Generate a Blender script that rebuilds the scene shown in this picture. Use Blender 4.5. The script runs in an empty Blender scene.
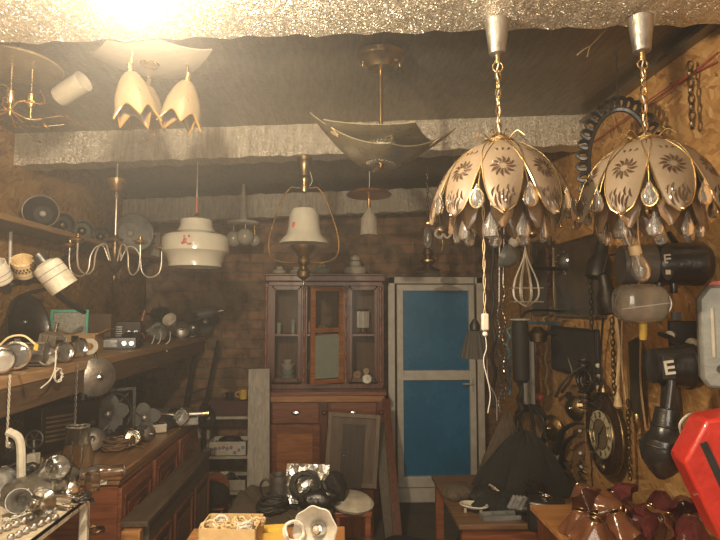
import bpy, math, random
from mathutils import Vector, Matrix, Euler
R = random.Random(7)
PI = math.pi
rad = math.radians
scene = bpy.context.scene
COL = scene.collection

# ------------------------------------------------------------------ camera
EYE = Vector((0, 0, 1.68))
CAM_ROT = Euler((rad(90 + 4.03), 0, rad(-2.12)), 'XYZ')
cam_data = bpy.data.cameras.new('camera')
cam_data.sensor_fit = 'HORIZONTAL'; cam_data.sensor_width = 36; cam_data.lens = 27
cam_data.clip_start = 0.02
cam = bpy.data.objects.new('camera', cam_data); COL.objects.link(cam)
cam.location = EYE; cam.rotation_euler = CAM_ROT
scene.camera = cam

# ------------------------------------------------------------------ world, lamp light, exposure
world = bpy.data.worlds.new('world'); scene.world = world; world.use_nodes = True
wb = world.node_tree.nodes['Background']
wb.inputs[0].default_value = (0.75, 0.8, 0.9, 1); wb.inputs[1].default_value = 0.05
scene.view_settings.view_transform = 'Standard'
scene.view_settings.look = 'None'
scene.view_settings.exposure = 0.6
scene.view_settings.gamma = 1.0
scene.view_settings.use_curve_mapping = False
BULB_POS = Vector((-0.42, 1.07, 2.33))
BULB_W = 88.0
BULB_COL = (1.0, 0.80, 0.55)
FILL_W = 36.0
HAZE = 0.029
_n, _l = world.node_tree.nodes, world.node_tree.links
_v = _n.new('ShaderNodeVolumePrincipled')      # thin haze added to the air for the bulb's glow and veil
_v.inputs['Color'].default_value = (.95, .93, .90, 1); _v.inputs['Density'].default_value = HAZE; _v.inputs['Anisotropy'].default_value = .55
_l.new(_v.outputs[0], _n['World Output'].inputs['Volume'])

def area_lamp(name, loc, energy, size, col, rot=(0, 0, 0)):
    l = bpy.data.lights.new(name, 'AREA'); l.energy = energy; l.size = size; l.color = col
    o = bpy.data.objects.new(name, l); COL.objects.link(o); o.location = loc; o.rotation_euler = rot
    return o
# added fill light behind the camera, evens out the bulb's falloff
fill = area_lamp('fill_light', (-0.25, -1.15, 1.75), FILL_W, 1.3, (1.0, 0.86, 0.68), (rad(90), 0, 0))
pl = bpy.data.lights.new('bulb_light', 'POINT'); pl.energy = BULB_W; pl.color = BULB_COL; pl.shadow_soft_size = 0.03
plo = bpy.data.objects.new('bulb_light', pl); COL.objects.link(plo); plo.location = BULB_POS

# ------------------------------------------------------------------ pixel helpers (photo pixel -> point in the place)
_m = CAM_ROT.to_matrix()
def ray(px, py): return _m @ Vector(((px - 360) / 540, -(py - 270) / 540, -1))
def P(px, py, Y): r = ray(px, py); return EYE + r * (Y / r.y)
def PX(px, py, X): r = ray(px, py); return EYE + r * (X / r.x)
def PZ(px, py, Z): r = ray(px, py); return EYE + r * ((Z - EYE.z) / r.z)
XL, XR, YB, ZC = -1.85, 1.47, 5.0, 2.76
def WR(px, py, off=0.0): return PX(px, py, XR - off)
def WL(px, py, off=0.0): return PX(px, py, XL + off)

# ------------------------------------------------------------------ materials
MATS = {}
def nt(m): m.use_nodes = True; return m.node_tree.nodes, m.node_tree.links
def newmat(name):
    m = bpy.data.materials.new(name); m.use_nodes = True
    n, l = m.node_tree.nodes, m.node_tree.links
    b = n['Principled BSDF']
    return m, n, l, b
def mat(name, col, rough=0.5, metal=0.0, var=0.25, scale=14.0, bump=0.15, bscale=60.0, trans=0.0, dirt=None, coat=0.0, alpha=1.0, stretch=None, emis=None, sss=0.0, ior=None):
    if name in MATS: return MATS[name]
    m, n, l, b = newmat(name)
    tc = n.new('ShaderNodeTexCoord'); mp = n.new('ShaderNodeMapping'); l.new(tc.outputs['Object'], mp.inputs[0])
    if stretch: mp.inputs['Scale'].default_value = stretch
    nz = n.new('ShaderNodeTexNoise'); nz.inputs['Scale'].default_value = scale; nz.inputs['Detail'].default_value = 5
    nz.inputs['Roughness'].default_value = 0.65
    l.new(mp.outputs[0], nz.inputs[0])
    rp = n.new('ShaderNodeValToRGB'); l.new(nz.outputs[0], rp.inputs[0])
    d = dirt or tuple(c * (1 - var) for c in col)
    hi = tuple(min(1, c * (1 + var * 0.35)) for c in col)
    rp.color_ramp.elements[0].position = 0.33; rp.color_ramp.elements[0].color = (*d, 1)
    rp.color_ramp.elements[1].position = 0.66; rp.color_ramp.elements[1].color = (*hi, 1)
    l.new(rp.outputs[0], b.inputs['Base Color'])
    b.inputs['Roughness'].default_value = rough; b.inputs['Metallic'].default_value = metal
    rr = n.new('ShaderNodeMapRange'); l.new(nz.outputs[0], rr.inputs[0])
    rr.inputs[3].default_value = max(0.03, rough - 0.12); rr.inputs[4].default_value = min(1, rough + 0.15)
    l.new(rr.outputs[0], b.inputs['Roughness'])
    if trans: b.inputs['Transmission Weight'].default_value = trans
    if ior: b.inputs['IOR'].default_value = ior
    if coat: b.inputs['Coat Weight'].default_value = coat
    if alpha < 1: b.inputs['Alpha'].default_value = alpha
    if sss: b.inputs['Subsurface Weight'].default_value = sss; b.inputs['Subsurface Radius'].default_value = (.05, .03, .02)
    if emis: b.inputs['Emission Color'].default_value = (*emis[:3], 1); b.inputs['Emission Strength'].default_value = emis[3]
    if bump:
        n2 = n.new('ShaderNodeTexNoise'); n2.inputs['Scale'].default_value = bscale; n2.inputs['Detail'].default_value = 3
        l.new(mp.outputs[0], n2.inputs[0])
        bp = n.new('ShaderNodeBump'); bp.inputs['Strength'].default_value = bump; bp.inputs['Distance'].default_value = 0.01
        l.new(n2.outputs[0], bp.inputs['Height']); l.new(bp.outputs[0], b.inputs['Normal'])
    MATS[name] = m
    return m

def foil_mat(name, lo, hi, rough, bump, scale, metal=0.85, facet=.9):
    m, n, l, b = newmat(name)
    tc = n.new('ShaderNodeTexCoord')
    mp = n.new('ShaderNodeMapping'); l.new(tc.outputs['Object'], mp.inputs[0])
    v = n.new('ShaderNodeTexVoronoi'); v.inputs['Scale'].default_value = scale; l.new(mp.outputs[0], v.inputs[0])
    nz = n.new('ShaderNodeTexNoise'); nz.inputs['Scale'].default_value = 9; nz.inputs['Detail'].default_value = 6
    mp2 = n.new('ShaderNodeMapping'); mp2.inputs['Scale'].default_value = (6, 1, 1); l.new(tc.outputs['Object'], mp2.inputs[0]); l.new(mp2.outputs[0], nz.inputs[0])
    mx = n.new('ShaderNodeMath'); mx.operation = 'MULTIPLY_ADD'; l.new(nz.outputs[0], mx.inputs[0]); mx.inputs[1].default_value = 1.4; l.new(v.outputs[0], mx.inputs[2])
    bp = n.new('ShaderNodeBump'); bp.inputs['Strength'].default_value = bump; bp.inputs['Distance'].default_value = 0.006
    l.new(mx.outputs[0], bp.inputs['Height'])
    v2 = n.new('ShaderNodeTexVoronoi'); v2.inputs['Scale'].default_value = scale * .75; l.new(mp2.outputs[0], v2.inputs[0]) if False else l.new(tc.outputs['Object'], v2.inputs[0])
    sb = n.new('ShaderNodeVectorMath'); sb.operation = 'SUBTRACT'; l.new(v2.outputs['Color'], sb.inputs[0]); sb.inputs[1].default_value = (.5, .5, .5)
    sc_ = n.new('ShaderNodeVectorMath'); sc_.operation = 'SCALE'; l.new(sb.outputs[0], sc_.inputs[0]); sc_.inputs['Scale'].default_value = facet
    ad = n.new('ShaderNodeVectorMath'); ad.operation = 'ADD'; l.new(bp.outputs[0], ad.inputs[0]); l.new(sc_.outputs[0], ad.inputs[1])
    nm = n.new('ShaderNodeVectorMath'); nm.operation = 'NORMALIZE'; l.new(ad.outputs[0], nm.inputs[0]); l.new(nm.outputs[0], b.inputs['Normal'])
    rp = n.new('ShaderNodeValToRGB'); l.new(nz.outputs[0], rp.inputs[0])
    rp.color_ramp.elements[0].position = .3; rp.color_ramp.elements[0].color = (*lo, 1)
    rp.color_ramp.elements[1].position = .7; rp.color_ramp.elements[1].color = (*hi, 1)
    l.new(rp.outputs[0], b.inputs['Base Color'])
    b.inputs['Metallic'].default_value = metal; b.inputs['Roughness'].default_value = rough
    return m

def osb_mat(name, k=1.0):
    m, n, l, b = newmat(name)
    tc = n.new('ShaderNodeTexCoord')
    nz = n.new('ShaderNodeTexNoise'); nz.inputs['Scale'].default_value = 5; l.new(tc.outputs['Object'], nz.inputs[0])
    outs = []
    for i, sc in enumerate(((1, .8, 4.2), (1, 4.0, .8), (1, 1.1, 3.6))):
        m0 = n.new('ShaderNodeMapping'); l.new(tc.outputs['Object'], m0.inputs[0])
        m0.inputs['Rotation'].default_value = (0.75 * i + .3, 0, 0); m0.inputs['Location'].default_value = (i * 3.1, i, 0)
        mp = n.new('ShaderNodeMapping'); mp.inputs['Scale'].default_value = sc; l.new(m0.outputs[0], mp.inputs[0])
        v = n.new('ShaderNodeTexVoronoi'); v.inputs['Scale'].default_value = 12; l.new(mp.outputs[0], v.inputs[0])
        outs.append(v)
    sep = []
    for v in outs:
        s = n.new('ShaderNodeSeparateColor'); l.new(v.outputs['Color'], s.inputs[0]); sep.append(s)
    mk = n.new('ShaderNodeMath'); mk.operation = 'GREATER_THAN'; mk.inputs[1].default_value = .52; l.new(sep[0].outputs[1], mk.inputs[0])
    mk2 = n.new('ShaderNodeMath'); mk2.operation = 'GREATER_THAN'; mk2.inputs[1].default_value = .6; l.new(sep[1].outputs[2], mk2.inputs[0])
    m1 = n.new('ShaderNodeMix'); m1.data_type = 'FLOAT'; l.new(mk.outputs[0], m1.inputs[0]); l.new(sep[0].outputs[0], m1.inputs[2]); l.new(sep[1].outputs[0], m1.inputs[3])
    m2 = n.new('ShaderNodeMix'); m2.data_type = 'FLOAT'; l.new(mk2.outputs[0], m2.inputs[0]); l.new(m1.outputs[0], m2.inputs[2]); l.new(sep[2].outputs[0], m2.inputs[3])
    rp = n.new('ShaderNodeValToRGB'); l.new(m2.outputs[0], rp.inputs[0])
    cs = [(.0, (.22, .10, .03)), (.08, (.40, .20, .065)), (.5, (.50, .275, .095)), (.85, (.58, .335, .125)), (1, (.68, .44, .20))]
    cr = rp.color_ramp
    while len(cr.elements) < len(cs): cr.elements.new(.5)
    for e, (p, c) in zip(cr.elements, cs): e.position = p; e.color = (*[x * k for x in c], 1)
    # large soft stains
    st = n.new('ShaderNodeTexNoise'); st.inputs['Scale'].default_value = 1.7; st.inputs['Detail'].default_value = 4; l.new(tc.outputs['Object'], st.inputs[0])
    sr = n.new('ShaderNodeMapRange'); l.new(st.outputs[0], sr.inputs[0]); sr.inputs[1].default_value = .3; sr.inputs[2].default_value = .7; sr.inputs[3].default_value = .6; sr.inputs[4].default_value = 1
    mm = n.new('ShaderNodeMix'); mm.data_type = 'RGBA'; mm.blend_type = 'MULTIPLY'; mm.inputs[0].default_value = 1
    l.new(rp.outputs[0], mm.inputs[6]); l.new(sr.outputs[0], mm.inputs[7]); l.new(mm.outputs[2], b.inputs['Base Color'])
    b.inputs['Roughness'].default_value = .55
    bp = n.new('ShaderNodeBump'); bp.inputs['Strength'].default_value = .5; bp.inputs['Distance'].default_value = .004
    l.new(m2.outputs[0], bp.inputs['Height']); l.new(bp.outputs[0], b.inputs['Normal'])
    return m

def brick_mat(name):
    m, n, l, b = newmat(name)
    tc = n.new('ShaderNodeTexCoord'); sx = n.new('ShaderNodeSeparateXYZ'); l.new(tc.outputs['Object'], sx.inputs[0])
    nz = n.new('ShaderNodeTexNoise'); nz.inputs['Scale'].default_value = 7; nz.inputs['Detail'].default_value = 4; l.new(tc.outputs['Object'], nz.inputs[0])
    a = n.new('ShaderNodeMath'); a.operation = 'MULTIPLY_ADD'; l.new(nz.outputs[0], a.inputs[0]); a.inputs[1].default_value = .03; l.new(sx.outputs[0], a.inputs[2])
    z = n.new('ShaderNodeMath'); z.operation = 'MULTIPLY_ADD'; l.new(nz.outputs[0], z.inputs[0]); z.inputs[1].default_value = .04; l.new(sx.outputs[2], z.inputs[2])
    cb = n.new('ShaderNodeCombineXYZ'); l.new(a.outputs[0], cb.inputs[0]); l.new(z.outputs[0], cb.inputs[1])
    br = n.new('ShaderNodeTexBrick'); l.new(cb.outputs[0], br.inputs[0])
    br.inputs['Scale'].default_value = 1; br.inputs['Brick Width'].default_value = .25; br.inputs['Row Height'].default_value = .088
    br.inputs['Mortar Size'].default_value = .010; br.inputs['Mortar Smooth'].default_value = .6; br.inputs['Bias'].default_value = -.2
    br.inputs['Color1'].default_value = (.20, .125, .075, 1); br.inputs['Color2'].default_value = (.33, .175, .10, 1); br.inputs['Mortar'].default_value = (.20, .155, .11, 1)
    n3 = n.new('ShaderNodeTexNoise'); n3.inputs['Scale'].default_value = 10; n3.inputs['Detail'].default_value = 6; l.new(tc.outputs['Object'], n3.inputs[0])
    r3 = n.new('ShaderNodeMapRange'); l.new(n3.outputs[0], r3.inputs[0]); r3.inputs[1].default_value = .35; r3.inputs[2].default_value = .6; r3.inputs[3].default_value = .45; r3.inputs[4].default_value = 1.1
    mm = n.new('ShaderNodeMix'); mm.data_type = 'RGBA'; mm.blend_type = 'MULTIPLY'; mm.inputs[0].default_value = 1
    l.new(br.outputs[0], mm.inputs[6]); l.new(r3.outputs[0], mm.inputs[7]); l.new(mm.outputs[2], b.inputs['Base Color'])
    b.inputs['Roughness'].default_value = .85
    ad = n.new('ShaderNodeMath'); ad.operation = 'MULTIPLY_ADD'; l.new(n3.outputs[0], ad.inputs[0]); ad.inputs[1].default_value = .6
    inv = n.new('ShaderNodeMath'); inv.operation = 'SUBTRACT'; inv.inputs[0].default_value = 1; l.new(br.outputs[1], inv.inputs[1]); l.new(inv.outputs[0], ad.inputs[2])
    bp = n.new('ShaderNodeBump'); bp.inputs['Strength'].default_value = .8; bp.inputs['Distance'].default_value = .012
    l.new(ad.outputs[0], bp.inputs['Height']); l.new(bp.outputs[0], b.inputs['Normal'])
    return m

def wood_mat(name, c1, c2, rough=.45, axis='x', scale=6, coat=0.0):
    if name in MATS: return MATS[name]
    m, n, l, b = newmat(name)
    tc = n.new('ShaderNodeTexCoord'); mp = n.new('ShaderNodeMapping'); l.new(tc.outputs['Object'], mp.inputs[0])
    mp.inputs['Scale'].default_value = {'x': (.6, 7, 7), 'y': (7, .6, 7), 'z': (7, 7, .6)}[axis]
    nz = n.new('ShaderNodeTexNoise'); nz.inputs['Scale'].default_value = scale; nz.inputs['Detail'].default_value = 6; nz.inputs['Distortion'].default_value = 1.2
    l.new(mp.outputs[0], nz.inputs[0])
    rp = n.new('ShaderNodeValToRGB'); l.new(nz.outputs[0], rp.inputs[0])
    rp.color_ramp.elements[0].position = .32; rp.color_ramp.elements[0].color = (*c1, 1)
    rp.color_ramp.elements[1].position = .68; rp.color_ramp.elements[1].color = (*c2, 1)
    l.new(rp.outputs[0], b.inputs['Base Color']); b.inputs['Roughness'].default_value = rough
    b.inputs['Coat Weight'].default_value = coat; b.inputs['Coat Roughness'].default_value = .25
    bp = n.new('ShaderNodeBump'); bp.inputs['Strength'].default_value = .25; bp.inputs['Distance'].default_value = .003
    l.new(nz.outputs[0], bp.inputs['Height']); l.new(bp.outputs[0], b.inputs['Normal'])
    MATS[name] = m
    return m

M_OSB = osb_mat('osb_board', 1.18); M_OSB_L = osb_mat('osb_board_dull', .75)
M_BRICK = brick_mat('old_brick')
M_FOIL = foil_mat('crinkled_foil', (.66, .61, .50), (.93, .88, .75), .38, .7, 260, facet=.85)
M_FILM = foil_mat('dull_foil_film', (.14, .12, .09), (.24, .21, .16), .38, .22, 60, .6, facet=.06)
M_CONC = mat('floor_concrete', (.09, .08, .07), .85, var=.5, scale=4, bump=.5)
M_DARKWALL = mat('dark_shed_wall', (.12, .10, .08), .9)
M_BRASS = mat('aged_brass', (.55, .40, .20), .28, 1, var=.3)
M_BRASSD = mat('dark_brass', (.30, .22, .12), .35, 1, var=.4)
M_GOLD = mat('gold_wire', (.75, .56, .27), .22, 1, var=.1, bump=0)
M_CHROME = mat('chrome', (.72, .70, .66), .16, 1, var=.25, bump=.05)
M_STEEL = mat('dull_steel', (.42, .40, .37), .38, .9, var=.35)
M_IRON = mat('dark_iron', (.055, .05, .045), .45, .7, var=.4)
M_BLACK = mat('black_plastic', (.018, .017, .016), .30, 0, var=.3, coat=.3)
M_BLACKM = mat('matte_black', (.02, .019, .018), .7, 0, var=.4)
M_RUBBER = mat('black_rubber', (.028, .026, .024), .6, 0, var=.3)
M_GREY = mat('grey_enamel', (.20, .21, .20), .38, 0, var=.3, coat=.3)
M_GREYG = mat('grey_green_enamel', (.21, .215, .19), .42, 0.2, var=.3)
M_WHITE = mat('off_white_enamel', (.60, .56, .47), .35, 0, var=.15, coat=.3)
M_WHITED = mat('dirty_white_paint', (.50, .46, .37), .55, 0, var=.35)
M_CREAM = mat('cream_plastic', (.66, .50, .27), .5, 0, var=.2)
M_OPAL = mat('opal_glass', (.50, .48, .40), .16, 0, var=.08, bump=0, coat=.6, sss=.3)
M_GLASS = mat('clear_glass', (.93, .93, .90), .06, 0, var=.05, bump=.1, trans=.92)
M_GLASSG = mat('greenish_glass', (.60, .68, .58), .2, 0, var=.1, bump=.1, trans=.6)
M_AMBER = mat('amber_glass', (.36, .15, .07), .12, 0, var=.3, bump=.1, trans=.6)
M_PLUM = mat('plum_glass', (.16, .035, .035), .1, 0, var=.3, bump=.1, trans=.35)
M_RED = mat('red_paint', (.58, .035, .022), .38, 0, var=.2, coat=.3)
M_REDD = mat('dull_red', (.42, .08, .05), .5)
M_ROPE = mat('cream_wire', (.66, .50, .28), .55, 0, var=.2, bump=.2)
M_WIREW = mat('white_wire', (.72, .68, .60), .5, 0, var=.1, bump=0)
M_CARD = mat('cardboard', (.42, .27, .13), .85, 0, var=.2)
M_CARDL = mat('light_cardboard', (.62, .45, .22), .8, 0, var=.15)
M_YELLOW = mat('yellow_card', (.75, .50, .08), .6)
M_TEAL = mat('teal_frame', (.06, .40, .29), .4, 0, var=.2)
M_CLOTH = mat('black_cloth', (.016, .015, .015), .95, 0, var=.3, bump=.5, bscale=120)
M_CLOTHB = mat('brown_cloth', (.10, .075, .05), .95, 0, var=.3, bump=.5, bscale=120)
M_BLUE = mat('blue_door_glass', (.008, .16, .33), .25, 0, var=.18, scale=2.5, bump=.02, coat=.4)
M_PVC = mat('white_pvc', (.62, .58, .50), .4, 0, var=.15)
M_WDARK = wood_mat('dark_cabinet_wood', (.06, .016, .007), (.17, .05, .020), .4, 'z', coat=.2)
M_WRED = wood_mat('red_brown_wood', (.13, .036, .015), (.30, .10, .038), .38, 'x', coat=.4)
M_WDOOR = wood_mat('door_panel_wood', (.24, .08, .028), (.46, .19, .065), .35, 'x', coat=.4)
M_WTOP = wood_mat('orange_wood', (.28, .12, .04), (.46, .22, .075), .4, 'x')
M_WTOPY = wood_mat('shelf_board_wood', (.22, .13, .06), (.36, .22, .11), .55, 'y')
M_WGREY = wood_mat('grey_weathered_wood', (.10, .085, .065), (.19, .16, .12), .7, 'z')
M_WCARVE = wood_mat('carved_tan_wood', (.20, .11, .05), (.34, .20, .09), .5, 'z')
M_MIRROR = mat('mirror_glass', (.75, .78, .78), .03, 1, var=.05, bump=0)
M_INNER = mat('inner_rose_glass', (.42, .27, .15), .2, 0, var=.2, bump=.05, trans=.6)
M_SATIN = mat('satin_silver', (.78, .72, .60), .35, .7, var=.1, bump=0)
M_FANB = mat('fan_blade_grey', (.12, .12, .115), .4, 0, var=.3)
M_BELL = mat('pale_grey_enamel', (.40, .40, .37), .3, 0, var=.3, coat=.3)
M_PETAL = mat('etched_rose_glass', (.31, .235, .16), .42, 0, var=.15, bump=.12, bscale=200, trans=.30)
M_PETALD = mat('etched_motif_glass', (.10, .055, .03), .18, 0, var=.3, bump=0, trans=.35)
M_TULIP = mat('cream_tulip_glass', (.22, .17, .10), .3, 0, var=.15, trans=.35, sss=0)
M_TULIPA = mat('amber_tulip_edge', (.34, .18, .04), .3, 0, var=.2, trans=.35)
M_SMOKE = mat('smoked_glass', (.26, .225, .15), .28, 0, var=.2, bump=.02, trans=.30, coat=.4)
M_FROST = mat('frosted_glass', (.32, .29, .23), .35, 0, var=.1, trans=.35)

# ------------------------------------------------------------------ mesh builder
I4 = Matrix.Identity(4)
def T(x=0, y=0, z=0): return Matrix.Translation((x, y, z))
def RX(d): return Matrix.Rotation(rad(d), 4, 'X')
def RY(d): return Matrix.Rotation(rad(d), 4, 'Y')
def RZ(d): return Matrix.Rotation(rad(d), 4, 'Z')
def look(d, up=(0, 0, 1)):
    """matrix whose local Z points along d"""
    d = Vector(d).normalized(); return d.to_track_quat('Z', 'Y').to_matrix().to_4x4()
class MB:
    def __init__(s): s.v = []; s.f = []
    def add(s, vs, fs, M=I4):
        o = len(s.v); s.v += [tuple(M @ Vector(v)) for v in vs]; s.f += [tuple(i + o for i in f) for f in fs]; return s
    def box(s, c, d, M=I4, taper=1.0):
        x, y, z = d[0] / 2, d[1] / 2, d[2] / 2; t = taper
        vs = [(-x, -y, -z), (x, -y, -z), (x, y, -z), (-x, y, -z), (-x * t, -y * t, z), (x * t, -y * t, z), (x * t, y * t, z), (-x * t, y * t, z)]
        return s.add(vs, [(0, 3, 2, 1), (4, 5, 6, 7), (0, 1, 5, 4), (1, 2, 6, 5), (2, 3, 7, 6), (3, 0, 4, 7)], M @ T(*c))
    def bar(s, a, b, w, t, M=I4, roll=0):
        a, b = Vector(a), Vector(b); L = (b - a).length
        return s.box((0, 0, L / 2), (w, t, L), M @ Matrix.Translation(a) @ look(b - a) @ RZ(roll))
    def lathe(s, prof, seg=24, M=I4, cap=True):
        n = len(prof); vs = []; fs = []
        for (r, z) in prof:
            for k in range(seg):
                a = 2 * PI * k / seg; vs.append((max(r, 1e-4) * math.cos(a), max(r, 1e-4) * math.sin(a), z))
        for i in range(n - 1):
            for k in range(seg):
                k2 = (k + 1) % seg; fs.append((i * seg + k, i * seg + k2, (i + 1) * seg + k2, (i + 1) * seg + k))
        if cap:
            fs.append(tuple(reversed(range(seg)))); fs.append(tuple(range((n - 1) * seg, n * seg)))
        return s.add(vs, fs, M)
    def cyl(s, a, b, r, r2=None, seg=16, M=I4):
        a, b = Vector(a), Vector(b)
        return s.lathe([(r, 0), (r if r2 is None else r2, (b - a).length)], seg, M @ Matrix.Translation(a) @ look(b - a))
    def ball(s, c, r, seg=16, M=I4, sc=(1, 1, 1)):
        pr = [(r * math.sin(PI * i / 10), -r * math.cos(PI * i / 10)) for i in range(11)]
        return s.lathe(pr, seg, M @ T(*c) @ Matrix.Diagonal((*sc, 1)), cap=False)
    def tube(s, pts, r, seg=8, closed=False, M=I4):
        pts = [Vector(p) for p in pts]; n = len(pts); rs = r if isinstance(r, (list, tuple)) else [r] * n
        tans = []
        for i in range(n):
            if closed: t = pts[(i + 1) % n] - pts[i - 1]
            else: t = pts[min(i + 1, n - 1)] - pts[max(i - 1, 0)]
            tans.append(t.normalized() if t.length > 1e-9 else Vector((0, 0, 1)))
        u = tans[0].orthogonal().normalized(); vs = []; fs = []
        for i in range(n):
            if i:
                q = tans[i - 1].rotation_difference(tans[i]); u = q @ u
            w = tans[i].cross(u).normalized()
            for k in range(seg):
                a = 2 * PI * k / seg; vs.append(tuple(pts[i] + (u * math.cos(a) + w * math.sin(a)) * rs[i]))
        m = n if closed else n - 1
        for i in range(m):
            j = (i + 1) % n
            for k in range(seg):
                k2 = (k + 1) % seg; fs.append((i * seg + k, i * seg + k2, j * seg + k2, j * seg + k))
        if not closed:
            fs.append(tuple(reversed(range(seg)))); fs.append(tuple(range((n - 1) * seg, n * seg)))
        return s.add(vs, fs, M)
    def torus(s, R_, r, M=I4, seg=24, rs=8, sx=1.0, sy=1.0):
        return s.tube([(R_ * sx * math.cos(2 * PI * i / seg), R_ * sy * math.sin(2 * PI * i / seg), 0) for i in range(seg)], r, rs, True, M)
    def prism(s, poly, t, M=I4):
        n = len(poly); vs = [(x, y, -t / 2) for x, y in poly] + [(x, y, t / 2) for x, y in poly]
        fs = [tuple(reversed(range(n))), tuple(range(n, 2 * n))] + [(i, (i + 1) % n, n + (i + 1) % n, n + i) for i in range(n)]
        return s.add(vs, fs, M)
    def grid(s, fn, nu, nv, M=I4, closeu=False, th=0.0):
        """fn(u, v) -> point, u and v in 0..1; th gives it thickness along its normals"""
        cu = nu if closeu else nu + 1
        pts = [[Vector(fn(i / nu, j / nv)) for i in range(cu)] for j in range(nv + 1)]
        vs = [tuple(p) for row in pts for p in row]; fs = []
        def idx(i, j): return j * cu + (i % cu if closeu else i)
        for j in range(nv):
            for i in range(nu): fs.append((idx(i, j), idx(i + 1, j), idx(i + 1, j + 1), idx(i, j + 1)))
        if th:
            N = len(vs); back = []
            for j in range(nv + 1):
                for i in range(cu):
                    a = pts[j][(i + 1) % cu if closeu else min(i + 1, cu - 1)] - pts[j][(i - 1) % cu if closeu else max(i - 1, 0)]
                    b = pts[min(j + 1, nv)][i] - pts[max(j - 1, 0)][i]
                    nn = a.cross(b); nn = nn.normalized() if nn.length > 1e-10 else Vector((0, 0, 1))
                    back.append(tuple(pts[j][i] - nn * th))
            vs += back; fs2 = [tuple(reversed([k + N for k in f])) for f in fs]; rim = []
            for i in range(nu):
                for j in (0, nv):
                    q = (idx(i, j), idx(i + 1, j), idx(i + 1, j) + N, idx(i, j) + N); rim.append(q if j else tuple(reversed(q)))
            if not closeu:
                for j in range(nv):
                    for i in (0, nu):
                        q = (idx(i, j), idx(i, j + 1), idx(i, j + 1) + N, idx(i, j) + N); rim.append(q)
            fs += fs2 + rim
        return s.add(vs, fs, M)
    def build(s, name, m, parent=None, loc=None, rot=None, bevel=0, smooth=35, label=None, kind=None):
        me = bpy.data.meshes.new(name); me.from_pydata(s.v, [], s.f); me.update()
        for p in me.polygons: p.use_smooth = True
        me.set_sharp_from_angle(angle=rad(smooth))
        o = bpy.data.objects.new(name, me); COL.objects.link(o)
        if isinstance(m, (list, tuple)):
            for q in m: me.materials.append(q)
        else: me.materials.append(m)
        if parent: o.parent = parent
        if loc is not None: o.location = loc
        if rot is not None: o.rotation_euler = [rad(a) for a in rot]
        if bevel:
            b = o.modifiers.new('bevel', 'BEVEL'); b.width = bevel; b.segments = 2; b.limit_method = 'ANGLE'; b.angle_limit = rad(40)
        if label: o['label'] = label
        if kind: o['kind'] = kind
        return o
def thing(name, label, cat, loc=(0, 0, 0), rot=(0, 0, 0), group=None, scale=1.0):
    o = bpy.data.objects.new(name, None); COL.objects.link(o); o.empty_display_size = .05
    o.location = loc
    if isinstance(rot, Matrix): o.rotation_euler = rot.to_euler()
    else: o.rotation_euler = [rad(a) for a in rot]
    o.scale = (scale,) * 3
    o['label'] = label; o['category'] = cat
    if group: o['group'] = group
    return o
def tag(o, label, cat, group=None, kind=None):
    o['label'] = label; o['category'] = cat
    if group: o['group'] = group
    if kind: o['kind'] = kind
    return o
def struct(o, label=None):
    o['kind'] = 'structure'
    if label: o['label'] = label
    return o
def dup(root, label, loc=None, rot=None, scale=None, group=None):
    r = root.copy(); COL.objects.link(r)
    for ch in list(root.children):
        c = ch.copy(); COL.objects.link(c); c.parent = r
        for g in list(ch.children):
            d = g.copy(); COL.objects.link(d); d.parent = c
    r['label'] = label
    if loc is not None: r.location = loc
    if rot is not None: r.rotation_euler = rot.to_euler() if isinstance(rot, Matrix) else [rad(a) for a in rot]
    if scale: r.scale = (scale,) * 3
    if group: r['group'] = group
    return r
def spline(pts, n=8):
    """Catmull-Rom through pts"""
    p = [Vector(q) for q in pts]; p = [p[0] * 2 - p[1]] + p + [p[-1] * 2 - p[-2]]; out = []
    for i in range(1, len(p) - 2):
        for k in range(n):
            t = k / n
            out.append(0.5 * ((2 * p[i]) + (-p[i - 1] + p[i + 1]) * t + (2 * p[i - 1] - 5 * p[i] + 4 * p[i + 1] - p[i + 2]) * t * t + (-p[i - 1] + 3 * p[i] - 3 * p[i + 1] + p[i + 2]) * t ** 3))
    out.append(p[-2]); return out
def wire(name, label, cat, pts, r, m, n=8, seg=6, group=None):
    pts = spline(pts, n) if n > 1 else [Vector(p) for p in pts]
    o0 = pts[0]
    return tag(MB().tube([p - o0 for p in pts], r, seg).build(name, m, loc=o0), label, cat, group)
def chain_mb(mb, a, b, link=.03, w=.5, r=.0025, M=I4):
    a, b = Vector(a), Vector(b); L = (b - a).length; n = max(2, int(L / (link * .78))); Q = look(b - a)
    for i in range(n):
        c = a + (b - a) * ((i + .5) / n)
        mb.torus(link / 2, r, M @ Matrix.Translation(c) @ Q @ RZ(90 * (i % 2)) @ RX(90), 10, 5, w, 1.0)
    return mb

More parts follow.
